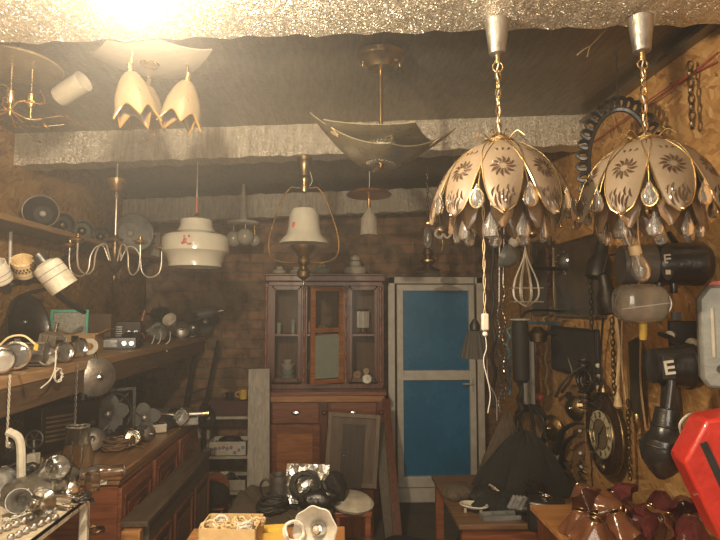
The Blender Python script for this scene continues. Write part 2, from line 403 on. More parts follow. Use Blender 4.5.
# ================================================================== THE SETTING
def wall(name, c, d, m):
    return struct(MB().box((0, 0, 0), d).build(name, m, loc=c))
YF = -1.3
wall('floor', (-.07, 1.85, -.05), (3.5, 6.7, .1), M_CONC)
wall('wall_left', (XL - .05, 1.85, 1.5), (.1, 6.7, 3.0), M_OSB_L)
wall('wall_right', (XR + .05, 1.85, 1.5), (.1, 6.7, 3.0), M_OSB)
wall('wall_back', (-.07, YB + .05, 1.5), (3.4, .1, 3.0), M_BRICK)
wall('wall_front', (-.07, YF - .05, 1.5), (3.4, .1, 3.0), M_DARKWALL)
SL = .047   # the ceiling and beams rise a little to the right
def slab(name, y0, y1, z0, z1, m, nx=60):
    mb = MB(); x0, x1 = XL, XR
    def rag(i, k): return .004 * math.sin(i * 2.3 + k) + .003 * math.sin(i * 5.1 + 2 * k)
    rows = [(y0, z0), (y0, z1), (y1, z1), (y1, z0)]
    vs = []; fs = []
    for i in range(nx + 1):
        x = x0 + (x1 - x0) * i / nx
        for k, (y, z) in enumerate(rows): vs.append((x, y + rag(i, k), z + SL * x + rag(i, k + 3)))
    for i in range(nx):
        for k in range(4):
            a, b = i * 4 + k, i * 4 + (k + 1) % 4; fs.append((a, b, b + 4, a + 4))
    fs.append((3, 2, 1, 0)); fs.append(tuple(nx * 4 + k for k in range(4)))
    return struct(mb.add(vs, fs).build(name, m))
slab('ceiling', YF, YB, ZC, ZC + .08, M_FILM, 1)
slab('trim_1', 1.30, 1.70, 2.568, ZC + .02, M_FOIL)
slab('trim_2', 3.08, 3.22, 2.575, ZC + .02, M_FOIL)
slab('trim_3', 4.62, 4.72, 2.49, 2.69, M_FOIL)
# foil strip folded down where the ceiling meets the right wall
struct(MB().bar((XR - .012, YF + .02, ZC + SL * XR - .05), (XR - .012, YB - .02, ZC + SL * XR - .05), .09, .02, roll=0).build('trim_4', M_FILM))

# ------------------------------------------------------------------ blue glazed door in its white frame
def make_door():
    a = P(388, 300, 4.82).x; b = P(483, 300, 4.82).x
    zt = P(435, 277, 4.82).z; w = b - a
    fr = MB()
    for x in (a + .03, b - .03): fr.box((x, 4.86, zt / 2), (.06, .1, zt))
    fr.box(((a + b) / 2, 4.86, zt - .03), (w, .1, .06)); fr.box(((a + b) / 2, 4.86, .035), (w, .1, .07))
    d = struct(fr.build('door_1', M_PVC, bevel=.004))
    x0, x1 = a + .075, b - .085
    lf = MB(); t = .055
    zb, z2 = .13, zt - .07
    zm = P(433, 375, 4.8).z
    for x in (x0 + t / 2, x1 - t / 2): lf.box((x, 4.80, (zb + z2) / 2), (t, .05, z2 - zb))
    for z, h in ((zb + .045, .09), (z2 - t / 2, t), (zm, .085)): lf.box(((x0 + x1) / 2, 4.80, z), (x1 - x0 - 2 * t, .05, h))
    L = lf.build('door_leaf', M_PVC, parent=d, bevel=.003)
    for z0, z1 in ((zb + .09, zm - .042), (zm + .042, z2 - t)):
        MB().box(((x0 + x1) / 2, 4.812, (z0 + z1) / 2), (x1 - x0 - 2 * t, .012, z1 - z0)).build('door_pane', M_BLUE, parent=L)
    g = MB().box((0, 0, 0), (.02, .008, .12)).cyl((0, 0, .02), (0, -.04, .02), .008).bar((0, -.04, .02), (-.1, -.045, .02), .014, .014)
    g.build('door_handle', M_WHITED, parent=L, loc=(x1 - .03, 4.775, 1.0))
    # threshold board
    struct(MB().box(((a + b) / 2, 4.80, .06), (w * .96, .02, .12)).build('trim_5', M_PVC))
make_door()

# ------------------------------------------------------------------ the bare bulb
def make_bulb():
    t = thing('hanging_bulb', 'lit bare bulb hanging on a short cord at the top left', 'lamp', BULB_POS)
    up = ZC + SL * BULB_POS.x - BULB_POS.z
    MB().tube([(0, 0, .10), (0, 0, up)], .003).build('cord', M_WIREW, t)
    MB().lathe([(.014, .055), (.016, .06), (.017, .10), (.006, .112)], 16).build('socket', M_BLACK, t)
make_bulb()

# ================================================================== UNDER THE CEILING
def ceil_z(x, y):
    if 1.3 < y < 1.7: return 2.568 + SL * x
    if 3.08 < y < 3.22: return 2.575 + SL * x
    return ZC + SL * x

# ---- petal chandeliers
PR, PH = .225, .29
def prof(t):
    a = .25 + 1.22 * t
    return .035 + PR * math.sin(a) - PR * math.sin(.25) * .7, -PH * (1 - math.cos(a))
def pw(v, wmax):
    q = 2 * v ** .92 - 1
    return wmax * max(0, 1 - abs(q) ** 2.15) ** .5 * (.88 + .16 * v) + .0008
def petal_pt(u, v, n, wmax, off=0.0, cup=.018):
    """u -1..1 across, v 0..1 down"""
    r, z = prof(v)
    w = pw(v, wmax)
    r += off - cup * u * u * .8
    return Vector((r, u * w, z))
def make_petal_chandelier(px, label):
    y = 1.64
    c = P(px, 142, y); top = ceil_z(c.x, y); apex = c.z + .0
    t = thing('petal_chandelier', label, 'chandelier', (c.x, y, apex), (0, 0, 0), group='petal glass chandeliers')
    H = top - apex
    MB().lathe([(.014, H - .115), (.026, H - .11), (.036, H - .02), (.037, H)], 28).build('canopy', M_STEEL, t)
    MB().cyl((0, 0, H - .14), (0, 0, H - .11), .009).torus(.016, .0025, T(0, 0, H - .152) @ RX(90)).build('hook', M_BRASS, t)
    ch = MB(); chain_mb(ch, (0, 0, H - .165), (0, 0, .03), .034, .5, .003)
    ch.build('chain', M_GOLD, t)
    MB().tube([(.004 * math.sin(i), .004 * math.cos(i), .0 + (H - .14) * i / 20) for i in range(21)], .0022).build('cord', M_WIREW, t)
    hub = MB().lathe([(.006, .03), (.02, .02), (.034, .005), (.036, -.005), (.02, -.02)], 20)
    hub.torus(.045, .003, T(0, 0, 0)); hub.build('hub', M_BRASS, t)
    N = 9; W = .058
    pm = MB().grid(lambda u, v: petal_pt(1 - 2 * u, v, N, W), 8, 16, th=.004)
    rim = MB(); pts = []
    for i in range(17): pts.append(petal_pt(-1, i / 16, N, W, .002))
    for i in range(15, -1, -1): pts.append(petal_pt(1, i / 16, N, W, .002))
    rim.tube(pts, .0019, 6, True)
    # etched flower: teardrops mapped on the petal
    def P2(x, vv, off):
        r, z = prof(vv); w = pw(vv, W)
        return petal_pt(max(-1, min(1, x / w)), vv, N, W, off)
    orn = MB()
    def leaf(cx, cv, ang, L, wd):
        ca, sa = math.cos(ang), math.sin(ang); n = 5; vs = []; fs = []
        for i in range(n + 1):
            s_ = i / n; ww = wd * math.sin(PI * min(1, s_ * .96 + .02)); bend = .004 * math.sin(PI * s_)
            for k in (-1, 0, 1):
                lx = s_ * L; ly = k * ww + bend
                x = cx + ca * lx - sa * ly; d = sa * lx + ca * ly
                vs.append(P2(x, cv + d / .30, .0012 + (.0014 if k == 0 else 0)))
        for i in range(n):
            for k in range(2): fs.append((i * 3 + k, i * 3 + k + 1, i * 3 + k + 4, i * 3 + k + 3))
        orn.add(vs, fs)
    for k in range(12):
        a = 2 * PI * k / 12; leaf(.009 * math.cos(a), .57 + .009 * math.sin(a) / .3, a, .027, .0045)
    for k in (-2, -1, 0, 1, 2):
        leaf(k * .011, .80 + .02 * abs(k), PI / 2 + k * .10, .036, .0036)
        if k: leaf(k * .012, .74 + .02 * abs(k), PI / 2 - k * .12, .026, .003)
    for k in (-1, 0, 1): leaf(k * .013, .36, -PI / 2 + k * .4, .018, .0035)
    proto = pm.build('petal', M_PETAL, t); rm = rim.build('gold_rim', M_GOLD, proto); og = orn.build('etched_flower', M_PETALD, proto)
    MB().ball(tuple(petal_pt(0, .985, N, W, .004)), .006, 10).build('clip', M_GOLD, proto)
    kids = list(proto.children)
    a0 = -104
    for k in range(N):
        if k == 0: p = proto
        else:
            p = proto.copy(); COL.objects.link(p); p.parent = t
            for g in kids: d = g.copy(); COL.objects.link(d); d.parent = p
        p.rotation_euler = (0, 0, rad(a0 + 360 / N * k))
    # frame wires, drops between the petals, bulbs inside
    fw = MB()
    for k in range(N):
        a = rad(a0 + 360 / N * (k + .5)); q = [prof(i / 10) for i in range(9)]
        fw.tube([((r - .008) * math.cos(a), (r - .008) * math.sin(a), z + .003) for r, z in q], .0018, 5)
        fw.tube(spline([(.03 * math.cos(a), .03 * math.sin(a), .0), (.06 * math.cos(a), .06 * math.sin(a), .024), (.085 * math.cos(a), .085 * math.sin(a), .004)], 4), .0016, 5)
    fw.build('frame_wire', M_GOLD, t)
    drop = lambda s_: MB().lathe([(.001, .036 * s_), (.006 * s_, .028 * s_), (.017 * s_, .004 * s_), (.020 * s_, -.010 * s_), (.014 * s_, -.024 * s_), (.001, -.029 * s_)], 14, Matrix.Diagonal((.5, 1, 1, 1)))
    dm = None
    for k in range(N):
        a = rad(a0 + 360 / N * (k + .5)); r, z = prof(.84)
        if dm is None:
            dm = drop(1.1).build('glass_drop', M_GLASS, t)
            MB().torus(.021, .0016, T(.004, 0, -.004) @ RY(90) , 16, 5, 1.3, .95).build('drop_rim', M_GOLD, dm)
            dc = list(dm.children); d = dm
        else:
            d = dm.copy(); COL.objects.link(d); d.parent = t
            for g in dc: e = g.copy(); COL.objects.link(e); e.parent = d
        d.location = ((r - .004) * math.cos(a), (r - .004) * math.sin(a), z - .006); d.rotation_euler = (0, 0, a)
    dm2 = None
    for k in range(N):
        a = rad(a0 + 360 / N * (k + .62)); r, z = .135, -.285
        if dm2 is None: dm2 = drop(1.15).build('lower_drop', M_GLASS, t); d = dm2
        else: d = dm2.copy(); COL.objects.link(d); d.parent = t
        d.location = (r * math.cos(a), r * math.sin(a), z); d.rotation_euler = (0, 0, a)
    ip = MB().grid(lambda u, v: (lambda q: Vector((q.x * .72, q.y * .9, q.z * 1.0 - .028)))(petal_pt(2 * u - 1, .35 + .65 * v, N, .045)), 6, 8, th=.003)
    first = None
    for k in range(N):
        if first is None: first = ip.build('inner_petal', M_INNER, t); d = first
        else: d = first.copy(); COL.objects.link(d); d.parent = t
        d.rotation_euler = (0, 0, rad(a0 + 360 / N * k))
    st = MB().cyl((0, 0, -.02), (0, 0, -.2), .008).lathe([(.004, -.245), (.016, -.235), (.012, -.22), (.02, -.2), (.008, -.185)], 14)
    st.build('stem', M_BRASS, t)
    return t
ch1 = make_petal_chandelier(499, 'left one of two petal-glass chandeliers, with a pull cord hanging below it')
c2 = P(640, 142, 1.64)
ch2 = dup(ch1, 'right one of two petal-glass chandeliers, nearest the chipboard wall', (c2.x, 1.61, c2.z - .003), (0, 0, 5))

# ---- glass plate ceiling lamp in the middle
def make_plate_lamp():
    y = 2.22; c = P(381, 150, y); z0 = ceil_z(c.x, y); b = c.z
    t = thing('glass_plate_lamp', 'brass ceiling lamp with two upswept smoked glass plates on a long rod', 'lamp', (c.x, y, b))
    H = z0 - b
    MB().lathe([(.012, H - .085), (.055, H - .078), (.07, H - .06), (.1, H - .04), (.106, H - .02), (.08, H)], 36).build('canopy', M_BRASSD, t)
    for s in (-1, 1): MB().lathe([(.004, -.012), (.007, 0), (.004, .01)], 10).build('screw', M_BRASS, t, loc=(s * .078, -.03, H - .068))
    MB().cyl((0, 0, .02), (0, 0, H - .07), .009).build('rod', M_BRASS, t)
    def plate(S, lift, sq):
        # a square glass sheet slumped so that two opposite corners sweep upwards
        def f(u, v):
            a, b_ = (2 * u - 1), (2 * v - 1); x, yy = (a - b_) / 2, (a + b_) / 2
            return Vector((x * S, yy * S * sq, lift * abs(x) ** 1.6 + .02 * yy * yy))
        return MB().grid(f, 24, 24, th=.005)
    p1 = plate(.31, .185, .72).build('lower_plate', M_SMOKE, t, loc=(0, 0, -.055), rot=(0, 4, 4))
    p2 = plate(.27, .055, .9).build('upper_plate', M_SMOKE, t, loc=(0, 0, .03), rot=(0, 0, 28))
    # star rosettes cut in both plates and butterfly engravings on the corners
    for pz, nm, par in ((-.004, 'rosette', p1), (-.004, 'rosette', p2)):
        m = MB()
        for k in range(24):
            a = 2 * PI * k / 24; m.bar((.028 * math.cos(a), .028 * math.sin(a), -.007), (.062 * math.cos(a), .062 * math.sin(a), -.005), .006, .003)
        m.build(nm, M_FROST, par)
    for sx in (-1, 1):
        m = MB()
        for sgn in (-1, 1):
            m.prism([(0, 0), (.028 * sgn, .016), (.034 * sgn, -.002), (.018 * sgn, -.012), (.012 * sgn, -.024), (0, -.008)][::sgn], .002)
        o = m.build('butterfly_engraving', M_CREAM, p1)
        xx, yy = .66, -.20; sl = .185 * 1.6 * xx ** .6 / .31
        nrm = Vector((sx * sl, .04 * .9 * -yy * -1 / .31 * 0, -1)).normalized()
        o.location = Vector((sx * xx * .31, yy * .31, .185 * xx ** 1.6)) + nrm * .007; o.rotation_euler = look(nrm).to_euler()
    MB().lathe([(.003, -.085), (.012, -.078), (.007, -.068), (.02, -.062), (.02, -.05)], 14).build('finial', M_BRASS, t)
    MB().lathe([(.012, .0), (.04, .025), (.043, .03), (.01, .036)], 18).build('socket_plate', M_WHITE, t)
    MB().torus(.016, .005, T(.032, -.01, -.0) @ RX(80)).build('socket_ring', M_CREAM, t)
make_plate_lamp()

# ---- brass leaf ceiling lamp, top left
def make_leaf_lamp():
    y = 1.92; c = P(10, 110, y); z0 = ceil_z(c.x, y)
    t = thing('leaf_ceiling_lamp', 'gold ceiling lamp of curling leafy branches under a cream rimmed disc', 'lamp', (c.x, y, c.z))
    H = P(10, 66, y).z - c.z
    MB().lathe([(.16, H), (.165, H + .006), (.155, H + .012), (.08, H + .03), (.02, H + .045), (.012, z0 - c.z)], 40).build('disc', mat('dull_gold_disc', (.24, .18, .10), .4, .5), t)
    b = MB()
    for x, yy in ((0, 0), (.055, .03), (-.06, -.02), (-.1, .05)):
        b.cyl((x, yy, -.02), (x, yy, H), .004)
        b.lathe([(.008, 0), (.013, .01), (.013, .05), (.009, .055)], 12, T(x, yy, .02))
    b.build('rods', M_BRASS, t)
    for k in range(8):
        a = 2 * PI * k / 8 + .3; rr = R.uniform(.2, .3); m = MB()
        pts = spline([(0, 0, .0), (rr * .3 * math.cos(a), rr * .3 * math.sin(a), R.uniform(-.04, .05)), (rr * .7 * math.cos(a + .2), rr * .7 * math.sin(a + .2), R.uniform(-.05, .04)), (rr * math.cos(a - .1), rr * math.sin(a - .1), R.uniform(-.04, .02))], 6)
        m.tube(pts, [.0045 - .003 * i / len(pts) for i in range(len(pts))], 6)
        o = m.build('branch', M_GOLD, t)
        for q in (8, 13, 18):
            p = pts[min(q, len(pts) - 1)]; l = MB()
            l.ball((0, 0, 0), .02, 8, Matrix.Translation(p) @ RZ(math.degrees(a) + R.uniform(-40, 40)) @ RY(R.uniform(-30, 30)), (1, .38, .12))
            l.build('leaf', M_GOLD, o)
    # its glass cup shade, tilted outwards
    g = MB().lathe([(.024, 0), (.034, .006), (.037, .03), (.037, .125), (.034, .125), (.034, .03), (.02, .008)], 24)
    tip = P(92, 76, 1.9) - Vector(t.location); base = P(58, 98, 1.95) - Vector(t.location)
    s = g.build('glass_cup', M_FROST, t, loc=base); s.rotation_euler = look(tip - base).to_euler()
    MB().lathe([(.01, .0), (.016, .01), (.016, .05), (.006, .055)], 12).build('socket', M_BRASS, s)
make_leaf_lamp()

# ---- tulip lamp
def tulip_mb(Rm, Hh, seg=40, r0=.018):
    def f(u, v):
        a = 2 * PI * u; lobe = 1 - abs(math.sin(2.5 * a)) ** .9
        t = v * (.72 + .28 * lobe)
        r = r0 + (Rm - r0) * (math.sin(min(1, t * 1.25) * PI / 2) ** .8) + .012 * max(0, t - .8) * 5
        r *= 1 - .09 * (1 - lobe) * v
        return Vector((r * math.cos(a), r * math.sin(a), -t * Hh))
    return MB().grid(f, seg, 14, closeu=True, th=.003)
def make_tulip_lamp():
    y = 1.86; c = P(150, 55, y); z0 = ceil_z(c.x, y)
    t = thing('tulip_lamp', 'ceiling lamp with a frosted glass plate and three downturned cream tulip shades', 'lamp', (c.x, y, z0))
    zp = P(150, 46, y).z - z0
    def f(u, v):
        x, yy = 2 * u - 1, 2 * v - 1; return Vector((x * .155, yy * .155, .0 + .045 * ((x * x + yy * yy) / 2) ** 1.5))
    MB().grid(f, 14, 14, th=.005).build('plate', M_FROST, t, loc=(0, 0, zp - .06), rot=(0, 0, 40))
    MB().cyl((0, 0, zp - .06), (0, 0, 0), .012).lathe([(.03, zp - .07), (.045, zp - .05), (.01, zp - .03)], 18).build('stem', M_BRASS, t)
    for (px, py, yy, s, tilt) in ((131, 74, 1.80, 1.0, -8), (148, 88, 2.0, .95, 4), (187, 83, 1.88, .98, 9)):
        p = P(px, py, yy) - Vector(t.location)
        sh = tulip_mb(.066 * s, .165 * s).build('tulip_shade', M_TULIP, t, loc=p, rot=(0, tilt, R.uniform(0, 60)))
        MB().lathe([(.011, .0), (.011, .035), (.004, .04)], 10).build('socket', M_GOLD, sh)
        e = MB(); q = []
        for i in range(81):
            a = 2 * PI * i / 80; lobe = 1 - abs(math.sin(2.5 * a)) ** .9; tt = .72 + .28 * lobe
            r = .018 + (.066 * s - .018) * (math.sin(min(1, tt * 1.25) * PI / 2) ** .8) + .012 * max(0, tt - .8) * 5
            r *= 1 - .09 * (1 - lobe); q.append((r * math.cos(a), r * math.sin(a), -tt * .165 * s))
        e.tube(q[:-1], .0035, 6, True); e.build('amber_edge', M_TULIPA, sh)
        ar = MB().tube(spline([(p.x, p.y, p.z + .035), (p.x * .95, p.y * .9, p.z + .08), (p.x * .5, p.y * .5, zp - .045), (0, 0, zp - .04)], 5), .004)
        ar.build('arm', M_GOLD, t)
make_tulip_lamp()

# ---- bell glass lamp in a brass harp
def make_harp_lamp():
    y = 3.14; c = P(304, 235, y); z0 = ceil_z(c.x, y)
    t = thing('harp_pendant', 'white bell glass pendant held in a looped brass harp over the cabinet', 'lamp', (c.x, y, c.z))
    k = y / 540
    H = z0 - c.z
    MB().lathe([(.02, 58 * k), (.034, 60 * k), (.03, 66 * k), (.036, H - .03), (.044, H - .02), (.044, H)], 24).build('canopy', M_BRASSD, t)
    MB().lathe([(.006, 42 * k), (.018, 44 * k), (.022, 48 * k), (.016, 53 * k), (.022, 57 * k), (.01, 60 * k)], 18).build('top_knob', M_BRASS, t)
    pts = [(8, 48), (14, 48), (22, 36), (32, 8), (35, -10), (32, -22), (22, -27), (4, -27)]
    loop = [(-x * k, 0, z * k) for x, z in pts][::-1] + [(x * k, 0, z * k) for x, z in pts]
    loop = [(4 * k, 0, 48 * k)] + [(x * k, 0, z * k) for x, z in pts] + [(-x * k, 0, z * k) for x, z in pts][::-1] + [(-4 * k, 0, 48 * k)]
    MB().tube(spline(loop, 6), .005, 8).build('harp', M_GOLD, t)
    sh = MB().lathe([(.02, 27 * k), (12 * k, 26 * k), (15 * k, 20 * k), (16 * k, 8 * k), (18 * k, 0), (24 * k, -6 * k), (25 * k, -9 * k), (23.5 * k, -9 * k), (17 * k, 0), (14.5 * k, 19 * k), (11 * k, 24.5 * k), (.02, 25 * k)], 40, cap=False)
    s = sh.build('bell_shade', M_OPAL, t)
    MB().ball((-9 * k, -13.4 * k, 8 * k), .012, 8, sc=(1, .35, 1.5)).ball((-7 * k, -14.6 * k, 4 * k), .008, 8, sc=(1, .3, 1)).build('flower_decal', M_REDD, s)
    MB().lathe([(.012, -32 * k), (7 * k, -28 * k), (5 * k, -22 * k), (12 * k, -14 * k), (13 * k, -11 * k), (4 * k, -10 * k)], 24).build('burner', M_BRASS, t)
    MB().lathe([(.002, -52 * k), (.008, -50 * k), (.004, -46 * k), (6 * k, -42 * k), (7 * k, -37 * k), (3 * k, -32 * k), (.01, -27 * k)], 20).build('font', M_BRASSD, t)
    MB().tube(spline([(.03, .01, 66 * k), (.045, .01, 56 * k), (.03, .01, 50 * k)], 5), .0018).build('cord', M_WIREW, t)
make_harp_lamp()

# ---- stepped opal pendant
def make_opal_pendant():
    y = 3.14; c = P(196, 240, y); z0 = ceil_z(c.x, y); k = y / 540
    t = thing('opal_pendant', 'large stepped white glass pendant with a small flower bunch painted on its front', 'lamp', (c.x, y, c.z))
    pr = [(10, 22), (15, 20), (16, 13), (19, 8), (30, 4), (32.5, 0), (32.5, -12), (28, -16), (25.5, -24), (26, -27), (24, -27), (24, -24), (26.5, -15), (31, -11), (31, 0), (29, 3), (17, 7), (14, 13), (13, 19), (10, 20)]
    s = MB().lathe([(a * k, b * k) for a, b in pr], 48, cap=False).build('shade', M_OPAL, t)
    d = MB()
    for i in range(9):
        a = rad(-92 + R.uniform(-9, 9)); z = R.uniform(-9, 1) * k
        d.ball((32.6 * k * math.cos(a), 32.6 * k * math.sin(a), z), R.uniform(.005, .011), 8, sc=(1, .3, 1))
    d.build('flower_decal', M_REDD, s)
    MB().lathe([(.008, 21 * k), (.02, 22 * k), (.014, 25 * k), (.006, 27 * k)], 16).build('cap', M_BRASS, t)
    MB().cyl((0, 0, 27 * k), (0, 0, 43 * k), .007).build('cord_sleeve', mat('rust_sleeve', (.35, .11, .06), .6), t)
    MB().cyl((0, 0, 43 * k), (0, 0, z0 - c.z), .0035).build('rod', M_WHITED, t)
make_opal_pendant()

# ---- small crackled cup pendant with copper disc
def make_cup_pendant():
    y = 3.13; c = P(369, 195, y); z0 = ceil_z(c.x, y); k = y / 540
    t = thing('cup_pendant', 'small crackle glass cup pendant under a copper disc', 'lamp', (c.x, y, c.z))
    MB().lathe([(.02, -4 * k), (22 * k, -1 * k), (23 * k, 0), (20 * k, 3 * k), (.01, 5 * k)], 36).build('disc', mat('copper', (.55, .27, .11), .3, 1), t)
    MB().lathe([(.012, -13 * k), (.008, -4 * k), (.008, 0)], 12).build('neck', M_BRASS, t)
    MB().lathe([(.012, -13 * k), (5 * k, -19 * k), (8 * k, -24 * k), (9 * k, -41 * k), (8 * k, -41 * k), (7 * k, -24 * k), (.012, -15 * k)], 22, cap=False).build('crackle_cup', mat('crackle_glass', (.55, .50, .42), .2, 0, bump=1.0, bscale=260, trans=.4), t)
    MB().tube([(0, 0, 4 * k), (.003, 0, .08), (0, 0, z0 - c.z)], .0016).build('cord', M_WIREW, t)
make_cup_pendant()

# ---- bare brass arm chandelier, left
def make_arm_chandelier():
    y = 3.14; c = P(115, 248, y); z0 = ceil_z(c.x, y); k = y / 540
    t = thing('arm_chandelier', 'shadeless silver-brass chandelier with five swan-neck arms, left of the opal pendant', 'chandelier', (c.x, y, c.z))
    zt = 70 * k
    MB().lathe([(4 * k, 56 * k), (6 * k, 58 * k), (7 * k, 63 * k), (9 * k, 67 * k), (9 * k, 69 * k), (2 * k, 70 * k)], 22).build('canopy', M_BRASS, t)
    MB().lathe([(.003, 49 * k), (.009, 50 * k), (.009, 53 * k), (.004, 56 * k)], 10).cyl((0, 0, 8 * k), (0, 0, z0 - c.z), .0055).build('rod', M_SATIN, t)
    MB().lathe([(.003, 6 * k), (7 * k, 7 * k), (8 * k, 9 * k), (4 * k, 10 * k), (.006, 13 * k)], 20).build('disc', M_BRASS, t)
    MB().lathe([(.002, -33 * k), (.008, -30 * k), (.004, -27 * k), (5 * k, -22 * k), (8 * k, -17 * k), (4 * k, -10 * k), (3 * k, -4 * k), (2 * k, 6 * k)], 20).build('body', M_BRASSD, t)
    pts = spline([(5, -14), (8, -6), (12, 2), (19, 1), (24, -8), (26, -22), (33, -28), (42, -24), (45, -14), (45, 0)], 5)
    arm = MB().tube([(p.x * k, 0, p.y * k) for p in [Vector((a.x, a.y, 0)) for a in pts]], .0045, 8)
    first = None
    for i in range(5):
        if first is None:
            first = arm.build('arm', M_SATIN, t); o = first
            MB().lathe([(.006, 0), (6.5 * k, 2 * k), (7 * k, 3.5 * k), (.012, 5 * k), (.01, 8 * k)], 16, T(45 * k, 0, 0)).build('drip_cup', M_BRASS, first); kk = list(first.children)
        else:
            o = first.copy(); COL.objects.link(o); o.parent = t
            for g in kk: d = g.copy(); COL.objects.link(d); d.parent = o
        o.rotation_euler = (0, 0, rad(177 + 72 * i))
make_arm_chandelier()

# ---- globes lamp and small fittings under the far beam
def make_globe_lamp():
    y = 4.5; c = P(243, 224, y); k = y / 540
    t = thing('globe_lamp', 'flat white ceiling plate with a cluster of small opal globes under the far beam', 'lamp', (c.x, y, c.z))
    MB().lathe([(14 * k, -1 * k), (16 * k, 0), (16 * k, 2 * k), (4 * k, 4 * k), (.01, ceil_z(c.x, y) - c.z)], 28).build('plate', M_WHITE, t)
    for (dx, dy, dz, r) in ((-9, 0, -15, 8), (4, -9, -14, 8.5), (11, 4, -16, 6)):
        g = MB().ball((0, 0, 0), r * k, 20).build('globe', M_OPAL, t, loc=(dx * k, dy * k, dz * k))
        MB().cyl((0, 0, r * k * .9), (0, 0, -dz * k - .002), .008).build('stalk', M_BRASS, g)
make_globe_lamp()
def make_oil_pendant():
    y = 3.9; c = P(428, 262, y); k = y / 540
    t = thing('oil_lamp_pendant', 'small dark brass lamp with glass bulb hanging above the blue door', 'lamp', (c.x, y, c.z))
    MB().lathe([(12 * k, -10 * k), (13 * k, -8 * k), (4 * k, -4 * k), (8 * k, 0), (8 * k, 2 * k), (4 * k, 5 * k), (6 * k, 8 * k), (5 * k, 12 * k), (2 * k, 14 * k)], 22).build('body', M_BRASSD, t)
    MB().lathe([(2 * k, 14 * k), (5 * k, 20 * k), (5 * k, 28 * k), (3 * k, 34 * k), (2.6 * k, 34 * k), (4.4 * k, 28 * k), (4.4 * k, 20 * k)], 16, cap=False).build('chimney', M_GLASS, t)
    ch = MB(); chain_mb(ch, (0, 0, 34 * k), (0, 0, ceil_z(c.x, y) - c.z), .04, .5, .0025); ch.build('chain', M_BRASSD, t)
    s = MB()
    for sg in (-1, 1): s.tube(spline([(sg * 4 * k, 0, 6 * k), (sg * 13 * k, 0, 10 * k), (sg * 15 * k, 0, 22 * k), (sg * 6 * k, 0, 34 * k), (0, 0, 40 * k)], 5), .0035)
    s.build('bail', M_BRASSD, t)
make_oil_pendant()
def make_scroll():
    y = 3.5; c = P(455, 232, y); k = y / 540
    m = MB()
    for sg in (-1, 1):
        m.tube(spline([(sg * 1 * k, 0, 2 * k), (sg * 8 * k, 0, 6 * k), (sg * 17 * k, 0, 3 * k), (sg * 20 * k, 0, -3 * k), (sg * 15 * k, 0, -6 * k), (sg * 12 * k, 0, -2 * k)], 5), .01, 6)
        m.tube(spline([(sg * 2 * k, 0, 0), (sg * 8 * k, 0, -6 * k), (sg * 12 * k, 0, -2 * k)], 5), .008, 6)
    m.cyl((0, 0, 4 * k), (0, 0, ceil_z(c.x, y) - c.z), .003)
    tag(m.build('scroll_bracket', M_WHITED, loc=(c.x, y, c.z)), 'pale carved scroll ornament hanging left of the petal chandeliers', 'ornament')
make_scroll()

# ---- bent twin wire sticking out of the ceiling
def make_twin_wire():
    pts = [(610, 24), (600, 36), (590, 46)]
    y = 1.95; top = P(612, 22, y); dz = ceil_z(top.x, y) - .0
    a = [P(x, yy, y) for x, yy in pts]; a = [Vector((top.x + .02, y, dz))] + a
    base = a[0]; m = MB().tube([p - base for p in spline(a, 6)], .0028, 6)
    for e in ((577, 55), (587, 57)): m.tube([p - base for p in spline([a[-1], (a[-1] + P(*e, y)) / 2 + Vector((0, 0, .003)), P(*e, y)], 4)], .0024, 6)
    tag(m.build('twin_wire', M_ROPE, loc=base), 'cream twin wire splitting in two, poking from the ceiling between both petal chandeliers', 'wire')
make_twin_wire()

# ---- bare bulb wired under the right chandelier
def make_low_bulb():
    y = 1.62; c = P(635, 250, y)
    t = thing('wired_bulb', 'clear pear bulb with a cream socket hanging from two wires, unlit', 'bulb', (c.x, y, c.z))
    k = y / 540
    MB().lathe([(5.5 * k, -5 * k), (6 * k, -4 * k), (6 * k, 4 * k), (5 * k, 5 * k)], 18, RY(-14)).build('socket', M_ROPE, t)
    MB().lathe([(5 * k, -5 * k), (6 * k, -9 * k), (8.5 * k, -16 * k), (9.5 * k, -22 * k), (8 * k, -29 * k), (4 * k, -33 * k), (.001, -34 * k)], 22, RY(-14), cap=False).build('glass', M_GLASS, t)
    MB().cyl((0, 0, -5 * k), (0, 0, -16 * k), .003, M=RY(-14)).build('filament_stem', M_WHITE, t)
    m = MB()
    for s, x0 in ((-1, -9), (1, 4)): m.tube(spline([(s * 5 * k, 0, 4 * k), (x0 * k, 0, 14 * k), (x0 * k, 0, 38 * k)], 5), .0022)
    m.build('wires', M_ROPE, t)
make_low_bulb()
def make_pull_cord():
    y = 1.6; c = P(485, 322, y); k = y / 540
    t = thing('pull_cord', 'twisted pull cord with an oblong white switch, dangling under the left petal chandelier', 'cord', (c.x, y, c.z))
    top = P(484, 200, y).z - c.z
    m = MB()
    for ph in (0, PI): m.tube([(.003 * math.cos(i * .35 + ph), .003 * math.sin(i * .35 + ph), 8 * k + (top - 8 * k) * i / 60) for i in range(61)], .0015, 5)
    m.build('twisted_cord', M_ROPE, t)
    MB().box((0, 0, 0), (7 * k, 6 * k, 17 * k)).build('switch', M_WHITE, t, bevel=.004)
    MB().ball((.0, 0, -12 * k), .008, 10).tube(spline([(0, 0, -12 * k), (.003, 0, -26 * k), (-.006, 0, -40 * k), (.012, 0, -70 * k), (.004, 0, -90 * k)], 5), .0013).build('tail', M_WIREW, t)
make_pull_cord()

